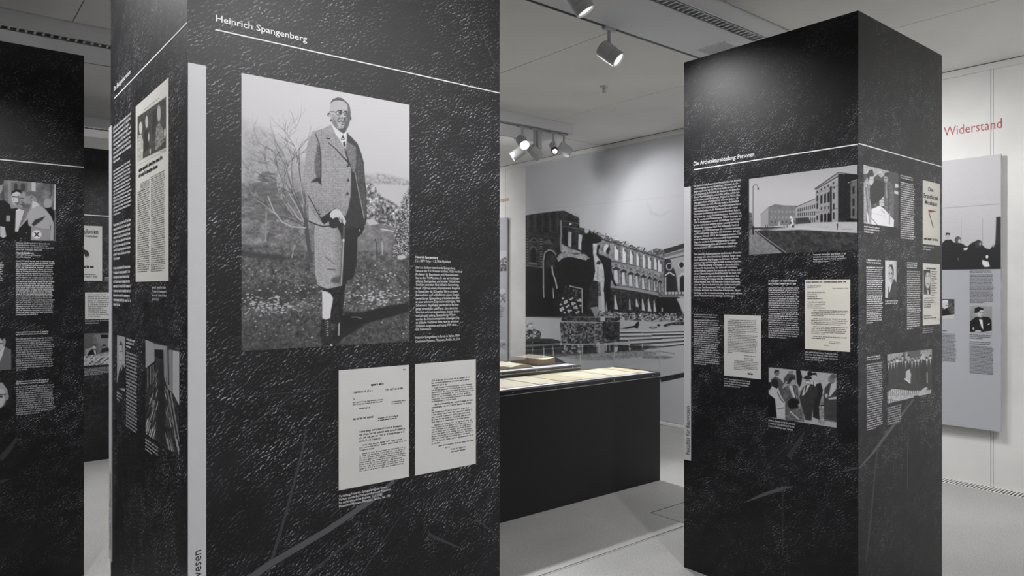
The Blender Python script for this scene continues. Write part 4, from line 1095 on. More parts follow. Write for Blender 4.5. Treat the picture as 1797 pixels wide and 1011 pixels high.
letter(RL, arc, 1271.0, 1335.6, 552.0, 658.8, [
    (0.10, 0.92, 0.075, 0.30, 8, 60, dict(last=0.6, indent=8)), (0.10, 0.92, 0.315, 0.62, 12, 60, dict(last=0.2, indent=12)), (0.55, 0.88, 0.64, 0.655, 1, 18, dict(last=1)),
    (0.56, 0.80, 0.68, 0.725, 2, 12, dict(last=1)), (0.28, 0.95, 0.735, 0.885, 6, 50, dict(last=0.5)), (0.65, 0.78, 0.91, 0.945, 1, 6, dict(last=1, weight=1.0))])
greek(RL, arc, 1271, 1319, 663, 677.5, 4, 'dim_ink', 'caption_text', 46, 0.6)
# crowd photograph
S = Sheet(RL, 1349.1, 1468, 644.9, 732.4, 1.8, base=0.66)
n3 = fbm(S.X, S.Y, 2.2, 3, 2)
S.zoom(1340, 635, 8.43)
S.C[..., :] = (0.68 + 0.05 * (n3 - .5))[..., None]
S.poly([(530, 430), (580, 430), (600, 900), (530, 860)], 0.5).poly([(810, 470), (910, 470), (900, 940), (810, 900)], 0.55 + 0.5 * (n3 - .5)).line([(80, 230), (130, 232)], 5, 0.4).line([(820, 280), (900, 282)], 4, 0.45)
S.poly([(820, 640), (900, 635), (905, 655), (820, 655)], 0.12)
S.poly([(110, 260), (180, 215), (250, 260), (300, 320), (320, 560), (240, 560), (110, 330)], 0.33).ell(200, 165, 36, 45, 0.42).poly([(155, 150), (180, 115), (230, 125), (235, 150), (190, 145), (165, 185)], 0.2)
S.poly([(300, 250), (350, 180), (400, 165), (470, 200), (480, 330), (300, 330)], 0.3).ell(405, 150, 40, 35, 0.5).poly([(340, 110), (430, 108), (440, 130), (350, 140)], 0.7)
S.poly([(480, 120), (545, 125), (575, 230), (560, 330), (530, 380), (490, 300)], 0.14).line([(478, 120), (480, 330)], 8, 0.6)
S.poly([(290, 500), (300, 380), (370, 340), (440, 330), (510, 360), (530, 560), (520, 880), (330, 880), (280, 560)], 0.36 + 0.25 * (n3 - .5)).ell(430, 300, 38, 48, 0.62).poly([(365, 290), (390, 225), (450, 215), (470, 260), (420, 270), (400, 310)], 0.17)
S.poly([(380, 350), (430, 350), (500, 540), (450, 545)], 0.75).line([(435, 360), (480, 530)], 14, 0.2).line([(370, 360), (450, 540)], 12, 0.6).line([(340, 300), (290, 380)], 26, 0.6)
S.poly([(60, 380), (80, 300), (110, 290), (130, 360), (220, 390), (250, 480), (320, 600), (320, 830), (190, 820), (170, 560), (90, 470)], 0.73 + 0.1 * (n3 - .5)).line([(205, 450), (260, 560), (300, 600)], 14, 0.3).line([(200, 700), (300, 680)], 12, 0.4)
S.poly([(130, 360), (115, 290), (150, 250), (210, 270), (225, 340), (200, 400)], 0.15).poly([(70, 400), (78, 300), (115, 300), (125, 360), (95, 420)], 0.13)
S.poly([(70, 470), (170, 550), (185, 700), (200, 830), (70, 820)], 0.08)
S.ell(685, 175, 36, 34, 0.12).ell(752, 215, 36, 50, 0.70).poly([(705, 210), (722, 165), (780, 160), (795, 220), (775, 195), (725, 195)], 0.1).poly([(715, 290), (740, 300), (775, 285), (785, 390), (720, 350)], 0.75).line([(742, 295), (745, 360)], 10, 0.15)
S.poly([(780, 330), (850, 310), (880, 420), (850, 560), (820, 660), (830, 860), (730, 820), (740, 500)], 0.16)
S.poly([(530, 520), (580, 380), (640, 340), (720, 330), (800, 390), (810, 470), (760, 560), (730, 720), (710, 870), (620, 860), (570, 680)], 0.22 + 0.1 * (n3 - .5)).poly([(570, 500), (600, 380), (640, 350), (690, 340), (640, 440), (590, 500)], 0.76).line([(632, 360), (612, 450)], 18, 0.22)
S.ell(652, 290, 42, 48, 0.62).ell(655, 310, 30, 18, 0.78).ell(655, 238, 62, 24, 0.14).ell(658, 222, 42, 24, 0.2).line([(630, 275), (680, 275)], 8, 0.2).line([(640, 325), (675, 325)], 6, 0.3)
S.poly([(890, 560), (900, 400), (960, 320), (1080, 300), (1090, 900), (900, 870)], 0.26 + 0.1 * (n3 - .5)).poly([(960, 520), (1000, 330), (1080, 290), (1080, 400), (990, 510)], 0.72).ell(1010, 260, 55, 55, 0.46).ell(1035, 215, 52, 34, 0.36).poly([(950, 540), (1080, 515), (1085, 550), (980, 560)], 0.7).ell(930, 500, 20, 30, 0.7)
S.line([(900, 850), (1090, 900)], 10, 0.5)
S.ell(445, 620, 88, 85, 0.13).poly([(330, 850), (345, 740), (440, 690), (560, 690), (600, 780), (600, 890)], 0.40 + 0.3 * (n3 - .5)).line([(390, 730), (520, 850)], 14, 0.8).ell(530, 640, 18, 26, 0.6)
S.build('crowd_print', arc, label='black and white photo of a crowd of men in suits and hats')
greek(RL, arc, 1349, 1398, 735.5, 749, 3, 'dim_ink', 'caption_text', 44, 0.9)
scratches(RL, arc, [[(1306, 882, 1), (1340, 868, 6), (1376, 856.5, 6), (1391, 854, 1)], [(1472, 829, 1), (1506, 821, 3)]])
scratches(RL, arc, [[(1374, 861, 1), (1374, 975, 1)], [(1318, 860, 1), (1350, 815, 1), (1405, 757, 1)], [(1384, 803, 10), (1400, 778, 7), (1413, 757, 2)]], 'scratch_faint')

# right-hand side
rule(RF, arc, 1506.3, 1652.8, 251.8, 1.8)
S = Sheet(RF, 1515, 1576, 289.5, 392, 1.8, base=0.6)
n3 = fbm(S.X, S.Y, 2.2, 3, 2)
S.zoom(1510, 285, 6.738)
S.C[..., :] = (0.27 + 0.10 * (n3 - .5))[..., None]
S.poly([(30, 25), (330, 90), (330, 130), (240, 180), (200, 140), (140, 190), (100, 130), (30, 140)], 0.66 + 0.3 * (n3 - .5))
S.poly([(345, 105), (450, 130), (450, 520), (400, 520), (400, 250), (345, 200)], 0.28).poly([(405, 250), (448, 260), (448, 300), (405, 300)], 0.8).poly([(398, 330), (450, 350), (450, 380), (398, 370)], 0.8)
S.poly([(110, 560), (225, 510), (290, 560), (395, 680), (390, 780), (40, 720)], 0.86).line([(130, 660), (200, 745)], 6, 0.2).line([(345, 580), (340, 730)], 12, 0.6)
S.poly([(210, 400), (270, 400), (280, 520), (225, 515)], 0.75).line([(220, 440), (275, 445)], 5, 0.2).line([(220, 470), (275, 475)], 5, 0.3).line([(172, 450), (172, 510)], 5, 0.8)
S.poly([(35, 240), (80, 170), (105, 260), (108, 420), (130, 560), (125, 730), (35, 715)], 0.60 + 0.25 * (n3 - .5)).line([(60, 300), (80, 500), (70, 700)], 14, 0.35).line([(75, 600), (90, 715)], 14, 0.85)
S.ell(125, 210, 28, 62, 0.74).poly([(75, 160), (95, 95), (140, 85), (158, 150), (140, 170), (110, 165), (95, 230)], 0.17)
S.poly([(280, 400), (290, 260), (335, 220), (385, 280), (395, 450), (390, 660), (340, 590), (285, 560)], 0.38 + 0.25 * (n3 - .5)).ell(300, 190, 24, 55, 0.62).poly([(275, 160), (290, 120), (330, 120), (335, 180), (310, 170)], 0.2)
S.poly([(140, 260), (180, 200), (275, 230), (280, 390), (200, 480), (120, 500), (105, 330)], 0.15 + 0.1 * (n3 - .5))
S.line([(118, 205), (140, 203)], 6, 0.25).line([(130, 255), (146, 252)], 5, 0.35).line([(288, 190), (306, 190)], 6, 0.25).line([(290, 225), (304, 226)], 5, 0.3).line([(320, 250), (335, 400), (330, 560)], 9, 0.2).line([(300, 260), (310, 420)], 6, 0.75).line([(80, 260), (100, 420), (95, 600)], 7, 0.3).line([(240, 560), (280, 600)], 12, 0.7).line([(130, 600), (300, 640)], 3, 0.6)
S.build('meeting_print', arc, label='black and white photo of two men leaning over a table')
greek(RF, arc, 1516, 1543.4, 395.6, 407.8, 3, 'white_ink', 'caption_text', 34, 0.6)
greek(RF, arc, 1579.8, 1603, 306.3, 312.6, 2, 'white_ink', 'name_text', 34, 0.95)
greek(RF, arc, 1579.8, 1605, 318.4, 418, 27, 'white_ink', 'body_text', 42, 0.95, weight=0.6)
u0, u1, v0, v1 = RF.rect(1618.8, 1649, 315.9, 428.2)
ps = quadmesh(RF, 'poster_print', u0, u1, v0, v1, 'paper_warm', arc, 0.001)
text(RF, ps, 'Die', 1628.5, 1637.3, 328.5, 335.5, 'dark_ink', 'poster_title', 0.02)
text(RF, ps, 'Brandfackel', 1620.5, 1645.6, 338.5, 347.0, 'dark_ink', 'poster_title', 0.02)
text(RF, ps, 'Moskaus', 1622.3, 1644, 350.2, 358.4, 'dark_ink', 'poster_title', 0.02)
greek(RF, ps, 1621, 1646, 416.2, 420.6, 1, 'dark_ink', 'imprint_text', 20, 1.0, weight=0.8)
polyprint(RF, ps, 'red_flame', [(1628.5, 367.6), (1632, 368.5), (1638, 369.6), (1643, 370.8), (1637, 372.2), (1632, 373.2), (1628.8, 371.6)], 'red_ink', 0.0015)
polyprint(RF, ps, 'torch_shaft', [(1628.7, 371.4), (1629.9, 371.6), (1637.8, 399.2), (1636.6, 399.6)], 'dark_ink', 0.0016)
greek(RF, arc, 1619, 1640, 431, 438.5, 2, 'dim_ink', 'caption_text', 30, 0.7)
greek(RF, arc, 1520, 1547, 454.4, 461.8, 2, 'white_ink', 'name_text', 36, 0.95)
greek(RF, arc, 1520, 1549, 467.5, 567.8, 27, 'white_ink', 'body_text', 44, 0.4, weight=0.6)
S = Sheet(RF, 1553, 1573, 456.8, 522.8, 2.6, base=0.76)
S.zoom(1510, 440, 6.738)
S.C[..., :] = (0.78 - 0.1 * np.clip((S.X - 1566) / 8, 0, 1))[..., None]
S.poly([(320, 570), (330, 430), (365, 390), (395, 330), (430, 390), (440, 570)], 0.2).poly([(345, 390), (372, 375), (362, 410), (345, 490), (336, 490)], 0.85).ell(356, 270, 32, 100, 0.72).poly([(328, 200), (345, 165), (375, 165), (390, 220), (392, 300), (378, 240), (350, 185)], 0.22).poly([(372, 230), (390, 260), (385, 340), (362, 380), (370, 320)], 0.45, 0.8, soft=2)
S.ell(338, 268, 7, 9, 0.2).ell(366, 268, 7, 9, 0.2).line([(338, 325), (362, 325)], 9, 0.3).line([(350, 265), (346, 300)], 5, 0.5)
S.build('portrait_photo', arc, label='small black and white portrait of man in dark suit')
greek(RF, arc, 1553, 1577, 526.8, 533.8, 2, 'white_ink', 'caption_text', 30, 0.9)
greek(RF, arc, 1591.2, 1610, 459.5, 470, 3, 'white_ink', 'name_text', 28, 0.95)
greek(RF, arc, 1591.2, 1615.7, 475, 578, 27, 'white_ink', 'body_text', 42, 0.4, weight=0.6)
S = Sheet(RF, 1618.8, 1649, 462, 571.3, 2.2, base=0.84)
S.zoom(1510, 440, 6.738)
S.poly([(743, 226), (822, 232), (825, 515), (745, 515)], 0.2).ell(793, 350, 30, 100, 0.78).poly([(770, 270), (780, 250), (815, 250), (822, 300), (800, 270)], 0.72).poly([(745, 515), (755, 470), (790, 445), (825, 515)], 0.25).poly([(790, 460), (800, 470), (805, 515), (790, 515)], 0.9)
S.ell(780, 300, 8, 10, 0.35).ell(806, 298, 8, 10, 0.35).line([(784, 392), (808, 392)], 9, 0.35).poly([(743, 226), (822, 232), (822, 262), (780, 255), (760, 300), (745, 300)], 0.15)
idp = S.build('identity_form', arc, tint=(1, 0.99, 0.96), label='form with glued-in photo of a man')
greek(RF, idp, 1625, 1643, 468.4, 472.6, 1, 'type_ink', 'form_text', 18, 1.0)
greek(RF, idp, 1634, 1645, 475, 519, 11, 'type_ink', 'form_text', 20, 0.5, rag=0.5)
greek(RF, idp, 1621, 1648, 522, 540, 5, 'type_ink', 'form_text', 36, 0.5, rag=0.5)
greek(RF, idp, 1621, 1646, 553, 560, 2, 'type_ink', 'form_text', 36, 0.9, rag=0.5)
greek(RF, arc, 1619, 1639, 575.8, 585, 3, 'dim_ink', 'caption_text', 30, 0.9)
greek(RF, arc, 1520.3, 1545, 626, 632.8, 2, 'white_ink', 'name_text', 34, 0.95)
greek(RF, arc, 1520.3, 1549, 638.8, 756, 29, 'dim_ink', 'body_text', 44, 0.6, weight=0.6)
S = Sheet(RF, 1556.7, 1635, 622, 708.5, 2.0, base=0.3)
n3 = fbm(S.X, S.Y, 2.0, 3, 2)
S.zoom(1510, 600, 6.317)
S.C[..., :] = (0.20 + 0.22 * (n3 - .5))[..., None]
S.poly([(290, 135), (790, 80), (790, 190), (290, 240)], 0.62 + 0.2 * (n3 - .5)).line([(480, 110), (485, 230)], 26, 0.3).poly([(520, 110), (660, 95), (660, 170), (520, 185)], 0.34)
rs = random.Random(2)
for i in range(15):
    x = 305 + i * 33 + rs.uniform(-6, 6); y = 215 - i * 3 + rs.uniform(-25, 30)
    S.poly([(x - 26, y + 250), (x - 26, y + 55), (x, y + 25), (x + 26, y + 55), (x + 26, y + 250)], 0.14 + 0.1 * rs.random()).poly([(x - 5, y + 28), (x + 6, y + 28), (x, y + 80)], 0.85).ell(x, y, 12, 24, 0.62 + 0.2 * rs.random()).poly([(x - 13, y - 2), (x - 9, y - 28), (x + 9, y - 28), (x + 13, y - 2), (x, y - 14)], 0.1)
S.poly([(500, 330), (540, 300), (560, 360), (550, 460), (500, 420)], 0.72).line([(490, 410), (548, 455)], 14, 0.85)
S.poly([(665, 480), (660, 290), (690, 190), (720, 220), (740, 330), (740, 480)], 0.13).ell(694, 160, 15, 30, 0.75).line([(735, 340), (738, 450)], 9, 0.8)
S.poly([(295, 560), (350, 520), (560, 540), (660, 540), (780, 530), (780, 585), (600, 625), (300, 690)], 0.70 + 0.3 * (n3 - .5))
for i in range(16): S.line([(310 + i * 22, 535 - i), (312 + i * 22, 605 - i * 2)], 4, 0.18)
for i in range(6): S.line([(310 + i * 20, 635 + i * 3), (314 + i * 20, 670)], 5, 0.15)
S.poly([(630, 585), (690, 520), (720, 500), (745, 512), (700, 570), (640, 610)], 0.74).poly([(590, 600), (640, 590), (650, 615), (590, 630)], 0.08)
S.build('group_print', arc, label='black and white photo of a group behind a table with a model')
greek(RF, arc, 1557, 1582.6, 714.8, 746, 8, 'dim_ink', 'caption_text', 38, 0.9)
scratches(RF, arc, [[(1603, 701, 2), (1578, 733, 5), (1557, 761, 5), (1529, 798, 4), (1507, 822, 2)]])
scratches(RF, arc, [[(1539, 790, 2), (1531, 880, 3), (1520, 985, 3)], [(1592.6, 780, 1.3), (1592.5, 860, 1.3)], [(1618, 765, 1), (1634, 785, 2)], [(1507, 680, 1), (1590, 668, 1)]], 'scratch_faint')

# ------------------------------------------------------------------ pillar at the left edge
lp, LF, LL = pillar('black square exhibition pillar with photo of three men talking and portrait column', -0.335, 0.611, 4.265, 5.205)
rule(LF, lp, -110, 147.0, 280, 1.9, xref=0)
S = Sheet(LF, -60, 97.4, 323, 423.3, 1.5, xref=97, base=0.4)
n2, n3 = fbm(S.X, S.Y, 10, 2), fbm(S.X, S.Y, 2.4, 3, 2)
S.zoom(0, 300, 7.218)
S.C[..., :] = (0.46 + 0.28 * (n2 - .5))[..., None]
S.poly([(100, 110), (450, 120), (450, 480), (100, 480)], 0.56 + 0.1 * (n2 - .5)).poly([(140, 140), (350, 150), (350, 300), (140, 300)], 0.42).ell(200, 200, 22, 45, 0.22).ell(290, 205, 30, 50, 0.25).poly([(400, 130), (450, 132), (450, 260), (400, 258)], 0.78)
S.poly([(455, 140), (690, 165), (690, 480), (500, 430), (455, 300)], 0.44 + 0.35 * (n2 - .5)).line([(640, 170), (650, 300), (630, 345)], 10, 0.22).poly([(690, 170), (708, 172), (704, 490), (684, 490)], 0.85)
S.poly([(-450, 100), (40, 100), (60, 380), (-450, 420)], 0.34 + 0.5 * (n2 - .5)).ell(-40, 200, 75, 110, 0.6).ell(-30, 130, 80, 60, 0.2)
S.ell(605, 410, 52, 62, 0.66).poly([(540, 480), (600, 470), (650, 460), (690, 520), (690, 880), (600, 880)], 0.10)
S.poly([(-450, 380), (60, 375), (120, 420), (140, 480), (210, 470), (250, 500), (250, 890), (-450, 890)], 0.09)
S.ell(205, 340, 58, 95, 0.80).poly([(145, 300), (150, 260), (200, 232), (270, 240), (270, 280), (210, 262), (165, 280)], 0.09).poly([(225, 300), (260, 330), (250, 420), (210, 440), (190, 420), (230, 390)], 0.45, 0.9, soft=2)
S.line([(160, 325), (220, 330)], 14, 0.15).line([(178, 330), (172, 375)], 8, 0.5).line([(185, 405), (230, 410)], 9, 0.25)
S.poly([(200, 500), (240, 480), (310, 500), (250, 680), (230, 770), (190, 770)], 0.80).line([(215, 500), (240, 495)], 20, 0.9)
S.ell(380, 345, 105, 88, 0.60).poly([(320, 270), (380, 250), (450, 265), (500, 310), (490, 400), (470, 380), (450, 330), (400, 310), (330, 320), (300, 290)], 0.42, soft=2.5)
S.poly([(258, 300), (300, 262), (330, 290), (315, 330), (330, 420), (400, 430), (400, 500), (350, 490), (270, 470), (245, 430), (262, 370)], 0.62).ell(400, 355, 15, 30, 0.3).ell(405, 360, 8, 20, 0.7).poly([(265, 370), (330, 420), (390, 420), (370, 490), (280, 470)], 0.36, 0.85, soft=3).line([(262, 345), (300, 350)], 10, 0.15).line([(255, 428), (290, 432)], 7, 0.2)
S.poly([(410, 380), (470, 400), (500, 430), (440, 480), (400, 500)], 0.82)
S.poly([(350, 540), (380, 490), (500, 430), (580, 490), (650, 580), (680, 660), (678, 880), (250, 880), (250, 700), (330, 600)], 0.70 - 0.02 * n2)
S.poly([(250, 720), (350, 610), (360, 690), (400, 710), (390, 880), (240, 880)], 0.12).poly([(400, 680), (440, 620), (570, 575), (540, 620), (430, 700)], 0.22, soft=2).line([(640, 690), (625, 880)], 8, 0.3).line([(390, 710), (640, 750)], 6, 0.45)
S.poly([(395, 720), (520, 735), (640, 752), (625, 880), (390, 862)], 0.60).ell(465, 805, 60, 55, 0.90).line([(440, 780), (490, 830)], 15, 0.15).line([(490, 780), (440, 830)], 15, 0.15)
S.poly([(0, 700), (60, 710), (80, 830), (40, 850), (0, 830)], 0.75).poly([(80, 565), (130, 565), (125, 640), (78, 640)], 0.62)
S.ell(335, 785, 7, 7, 0.6).ell(265, 855, 7, 7, 0.6).ell(320, 855, 7, 7, 0.5)
S.build('meeting_photo', lp, label='black and white photo of men talking, one wearing an armband')
text(LF, lp, '''Heinrich Schallbroch (l.) im Gespräch mit
Reichsstatthalter Franz von Epp auf der
Hochschulwoche der TH München, Ende 1937''', 28, 94.3, 424.8, 435.3, name='caption_text')
greek(LF, lp, 28, 74, 435.8, 439, 1, 'dim_ink', 'caption_text', 40, 1.0)
text(LF, lp, 'Heinrich Schallbroch', 28, 59, 441.8, 445.6, name='name_text', bold=0.02)
text(LF, lp, '16.7.1897 Duisburg-Meiderich –\n3.8.1978 München', 28, 74.5, 446.0, 452.4, name='name_text')
greek(LF, lp, 28, 97.5, 456.7, 553.2, 27, 'white_ink', 'body_text', 50, 0.55, weight=0.55)
greek(LF, lp, -58, 9, 456, 497, 11, 'white_ink', 'body_text', 50, 0.6, xref=0, rag=0.15)
def head(S, x, y, r, old=False):
    S.ell(x, y, r, r * 1.3, 0.7)
for (yt, yb, hair, coat) in ((590, 648.5, 0.12, 0.42), (670, 735, 0.66, 0.10)):
    S = Sheet(LF, -32, 19.6 if coat > 0.2 else 20, yt, yb, 1.6, xref=19, base=0.16)
    h = yb - yt
    if coat > 0.2:
        S.ell(-8, yt + 18, 15, 19, 0.74).poly([(-24, yt + 12), (-20, yt - 4), (4, yt - 6), (9, yt + 8), (7, yt + 14), (2, yt + 4), (-16, yt + 6)], hair)
        S.poly([(-34, yb + 2), (-28, yt + 42), (-10, yt + 34), (8, yt + 18), (20, yt + 24), (20, yb + 2)], coat).poly([(-12, yt + 40), (9, yt + 16), (4, yt + 34), (-6, yb)], 0.82).ell(7, yt + 10, 3, 6, 0.6)
        S.line([(-18, yt + 13), (-10, yt + 13)], 2, 0.2).line([(-4, yt + 13), (4, yt + 13)], 2, 0.25).line([(-12, yt + 30), (-2, yt + 30)], 1.6, 0.3).line([(-9, yt + 14), (-10, yt + 23)], 1.2, 0.5)
    else:
        S.ell(-5, yt + 24, 16, 25, 0.76).poly([(-22, yt + 14), (-14, yt + 2), (4, yt + 2), (13, yt + 14), (14, yt + 24), (6, yt + 14), (-12, yt + 10)], hair).ell(11.5, yt + 26, 4, 6, 0.6).line([(-20, yt + 24), (10, yt + 22)], 1.6, 0.2)
        S.poly([(-34, yb + 2), (-24, yb - 14), (-4, yb - 16), (6, yb - 22), (22, yb - 14), (22, yb + 2)], coat).line([(-12, yt + 40), (-2, yt + 40)], 1.6, 0.3).line([(-6, yt + 25), (-8, yt + 34)], 1.2, 0.5).ell(-14, yt + 26, 3, 2, 0.25).ell(2, yt + 26, 3, 2, 0.25)
    S.build('portrait_photo', lp)
greek(LF, lp, 28.2, 88, 582, 588, 2, 'white_ink', 'name_text', 46, 0.95)
greek(LF, lp, 28.2, 96, 593.7, 650.5, 15, 'dim_ink', 'body_text', 54, 0.3, weight=0.55)
greek(LF, lp, 28.2, 90, 668.7, 674.8, 2, 'white_ink', 'name_text', 46, 0.95)
greek(LF, lp, 28.2, 97, 678.5, 728.5, 14, 'dim_ink', 'body_text', 54, 0.6, weight=0.55)
scratches(LF, lp, [[(0, 846, 7), (18, 840, 1)], [(112, 784, 1), (128, 778, 2), (147, 772, 2)], [(0, 806, 10), (15, 790, 9), (30, 768, 4)]], 'scratch_faint')

# ------------------------------------------------------------------ far pillar behind
fp, FF, FL = pillar('black square exhibition pillar farthest back with pale book cover and conference photo', 0.72, 1.66, 7.04, 7.98)
rule(FF, fp, 118, 236, 377, 1.4, xref=147)
u0, u1, v0, v1 = FF.rect(126, 179.2, 397.4, 493, 179)
ps = quadmesh(FF, 'book_cover_print', u0, u1, v0, v1, 'paper', fp, 0.001)
text(FF, ps, 'Kolonien', 141.5, 172.4, 402.8, 411.2, 'dark_ink', 'cover_title', 0.025, xref=172)
greek(FF, ps, 134, 172.5, 412.8, 417, 1, 'dark_ink', 'cover_text', 30, 1.0, xref=172)
polyprint(FF, ps, 'black_claw', [(130, 440), (140, 437), (148, 438), (154, 440), (156.5, 446), (157.3, 450), (155, 449), (154.8, 452.5), (153, 449), (152.7, 454), (151, 449), (149.5, 452), (148, 446), (140, 449), (130, 450)], 'dark_ink', 0.0015)
greek(FF, ps, 132, 165, 465.5, 470.5, 1, 'dark_ink', 'cover_text', 20, 1.0, xref=165, weight=0.8)
greek(FF, ps, 132, 172.5, 480.5, 487, 2, 'dark_ink', 'cover_text', 30, 1.0, xref=172)
greek(FF, fp, 184, 202, 486, 494, 4, 'dim_ink', 'caption_text', 28, 0.6)
u0, u1, v0, v1 = FF.rect(149.2, 203, 513.4, 560.5)
fm = quadmesh(FF, 'table_form_print', u0, u1, v0, v1, 'paper', fp, 0.001)
greek(FF, fm, 154, 199, 516, 557, 12, 'type_ink', 'form_text', 40, 0.5, rag=0.4)
greek(FF, fp, 149.5, 200, 562, 568.5, 2, 'dim_ink', 'caption_text', 50, 0.5)
S = Sheet(FF, 147.2, 205, 585.7, 642, 1.9, base=0.42)
n3 = fbm(S.X, S.Y, 2.2, 3, 2)
S.zoom(140, 500, 5.95)
S.C[..., :] = (0.42 + 0.12 * (n3 - .5))[..., None]
S.poly([(45, 510), (140, 515), (140, 650), (45, 680)], 0.36).poly([(160, 520), (390, 515), (390, 640), (200, 640)], 0.5).poly([(220, 520), (295, 522), (295, 556), (220, 556)], 0.06).line([(305, 560), (305, 620)], 14, 0.72)
S.poly([(60, 670), (130, 655), (150, 700), (60, 735)], 0.62)
S.poly([(40, 745), (180, 725), (330, 695), (390, 690), (390, 850), (40, 845)], 0.66 + 0.5 * (n3 - .5))
S.ell(150, 650, 18, 26, 0.75).poly([(130, 640), (140, 622), (170, 625), (168, 645), (150, 635)], 0.1).poly([(80, 730), (100, 690), (145, 665), (180, 700), (185, 730)], 0.08).poly([(143, 675), (165, 690), (172, 728), (155, 725)], 0.85)
S.ell(258, 640, 20, 20, 0.5).poly([(230, 640), (250, 618), (272, 625), (270, 640), (245, 640)], 0.1).poly([(215, 710), (235, 665), (290, 655), (310, 690)], 0.14).ell(305, 640, 12, 20, 0.7).poly([(285, 690), (300, 660), (330, 670), (330, 690)], 0.1)
for i in range(40): S.line([(60 + (i * 53) % 300, 740 + (i * 29) % 95), (80 + (i * 53) % 300, 736 + (i * 29) % 95)], 7, 0.15 if i % 2 else 0.85)
S.build('conference_print', fp)
greek(FF, fp, 148, 202, 646, 659, 6, 'dim_ink', 'caption_text', 54, 0.6)

# ================================================================== BACK WALL: mural, boards, lettering
WF = Face((WX, 0, 0), (0, -1, 0), (-1, 0, 0))
text(WF, wall_back, 'Widerstand', 1656.2, 1758.3, 223.6, 239.8, 'red_ink', 'wall_lettering', out=0.0012)
text(WF, wall_back, 'praxis', 875.0, 893.0, 348.4, 357.6, 'red_ink', 'wall_lettering', out=0.0012)

def board(label, xl, xr, yt, yb, xref):
    f = Face((WX - 0.048, 0, 0), (0, -1, 0), (-1, 0, 0))
    u0, u1, v0, v1 = f.rect(xl, xr, yt, yb, xref)
    t = thing('exhibit_board', label, 'board', (WX - 0.03, -(u0 + u1) / 2, v0))
    mk('board_plate', *box(WX - 0.048, WX - 0.030, -u1, -u0, v0, v1), 'panel_grey', t)
    mk('back_frame', *box(WX - 0.030, WX - 0.004, -u1 + 0.012, -u0 - 0.03, v0 + 0.03, v1 - 0.03), 'board_edge', t)
    mk('hook', *box(WX - 0.004, WX, -(u0 + u1) / 2 - 0.05, -(u0 + u1) / 2 + 0.05, v1 - 0.12, v1 - 0.05), 'steel', t)
    return t, f
wb, WB = board('pale grey exhibit board with dark crowd photograph below red wall lettering', 1480, 1756.4, 270.2, 758.2, 1756)
S = Sheet(WB, 1560, 1756.4, 270.2, 472, 1.35, xref=1756.4, base=0.74)
n3 = fbm(S.X, S.Y, 2.4, 3, 2)
S.C[..., :] = (0.70 + 0.02 * (n3 - .5))[..., None]
S.zoom(1497, 253, 3.997)
S.line([(200, 478), (640, 448), (1037, 420)], 3, 0.5).line([(640, 552), (760, 552)], 2, 0.6).line([(760, 530), (760, 690)], 3, 0.6).line([(908, 522), (910, 700)], 3, 0.55)
S.poly([(1004, 512), (1040, 508), (1040, 880), (980, 880), (1000, 660)], 0.16)
S.poly([(200, 720), (420, 690), (620, 700), (650, 670), (690, 670), (705, 690), (740, 690), (770, 700), (800, 720), (830, 695), (860, 680), (890, 690), (930, 730), (960, 738), (980, 712), (1000, 705), (1040, 690), (1040, 890), (200, 900)], 0.13)
S.ell(664, 640, 17, 20, 0.66).poly([(648, 640), (652, 622), (680, 624), (680, 640), (666, 634)], 0.12).ell(736, 672, 22, 25, 0.3).ell(746, 680, 9, 14, 0.7).ell(880, 700, 26, 28, 0.2).ell(892, 700, 8, 10, 0.55)
S.poly([(775, 730), (808, 725), (800, 742), (778, 745)], 0.8).ell(940, 790, 9, 12, 0.85).poly([(905, 812), (950, 825), (960, 860), (925, 862), (908, 845)], 0.82).ell(985, 715, 8, 8, 0.5).ell(738, 806, 4, 10, 0.4)
for q in (300, 380, 460, 540): S.ell(q, 690, 24, 30, 0.2)
S.build('crowd_print', wb, m='wall_print', label='dark photograph of seated people under a pale sky')
greek(WB, wb, 1701.8, 1742, 475, 479.3, 2, 'type_ink', 'name_text', 46, 0.95)
greek(WB, wb, 1701.8, 1745, 482, 531.5, 20, 'type_ink', 'body_text', 50, 0.6, weight=0.55)
S = Sheet(WB, 1701.8, 1740.8, 537.3, 583.3, 2.0, base=0.52)
S.zoom(1650, 500, 5.945)
S.C[..., :] = (0.56 + 0.12 * (fbm(S.X, S.Y, 6, 2) - .5))[..., None]
S.poly([(310, 490), (312, 380), (370, 335), (440, 330), (510, 335), (535, 370), (540, 490)], 0.09).poly([(400, 345), (440, 350), (450, 470), (430, 440)], 0.84).ell(420, 295, 36, 45, 0.72).poly([(358, 290), (362, 245), (400, 228), (445, 240), (455, 262), (420, 262), (395, 290), (372, 290)], 0.1).ell(375, 305, 9, 14, 0.6)
S.line([(405, 352), (440, 358)], 12, 0.08).line([(412, 285), (425, 287)], 5, 0.2).line([(440, 288), (455, 290)], 5, 0.2).line([(432, 322), (450, 322)], 4, 0.35).poly([(430, 300), (456, 300), (450, 330), (420, 335)], 0.5, 0.5, soft=2)
S.poly([(495, 410), (518, 398), (512, 412), (500, 418)], 0.9).poly([(360, 490), (370, 472), (420, 475), (430, 490)], 0.7).ell(348, 455, 10, 14, 0.7).poly([(460, 488), (540, 480), (540, 496), (460, 496)], 0.75)
S.build('portrait_photo', wb, m='wall_print', label='portrait of young man in dinner jacket and bow tie')
greek(WB, wb, 1701.8, 1741, 586, 594.3, 3, 'type_ink', 'caption_text', 46, 0.6)
greek(WB, wb, 1701.8, 1740, 598.3, 603.8, 2, 'type_ink', 'name_text', 46, 0.95)
greek(WB, wb, 1701.8, 1745, 606.3, 654.5, 21, 'type_ink', 'body_text', 50, 0.95, weight=0.55)
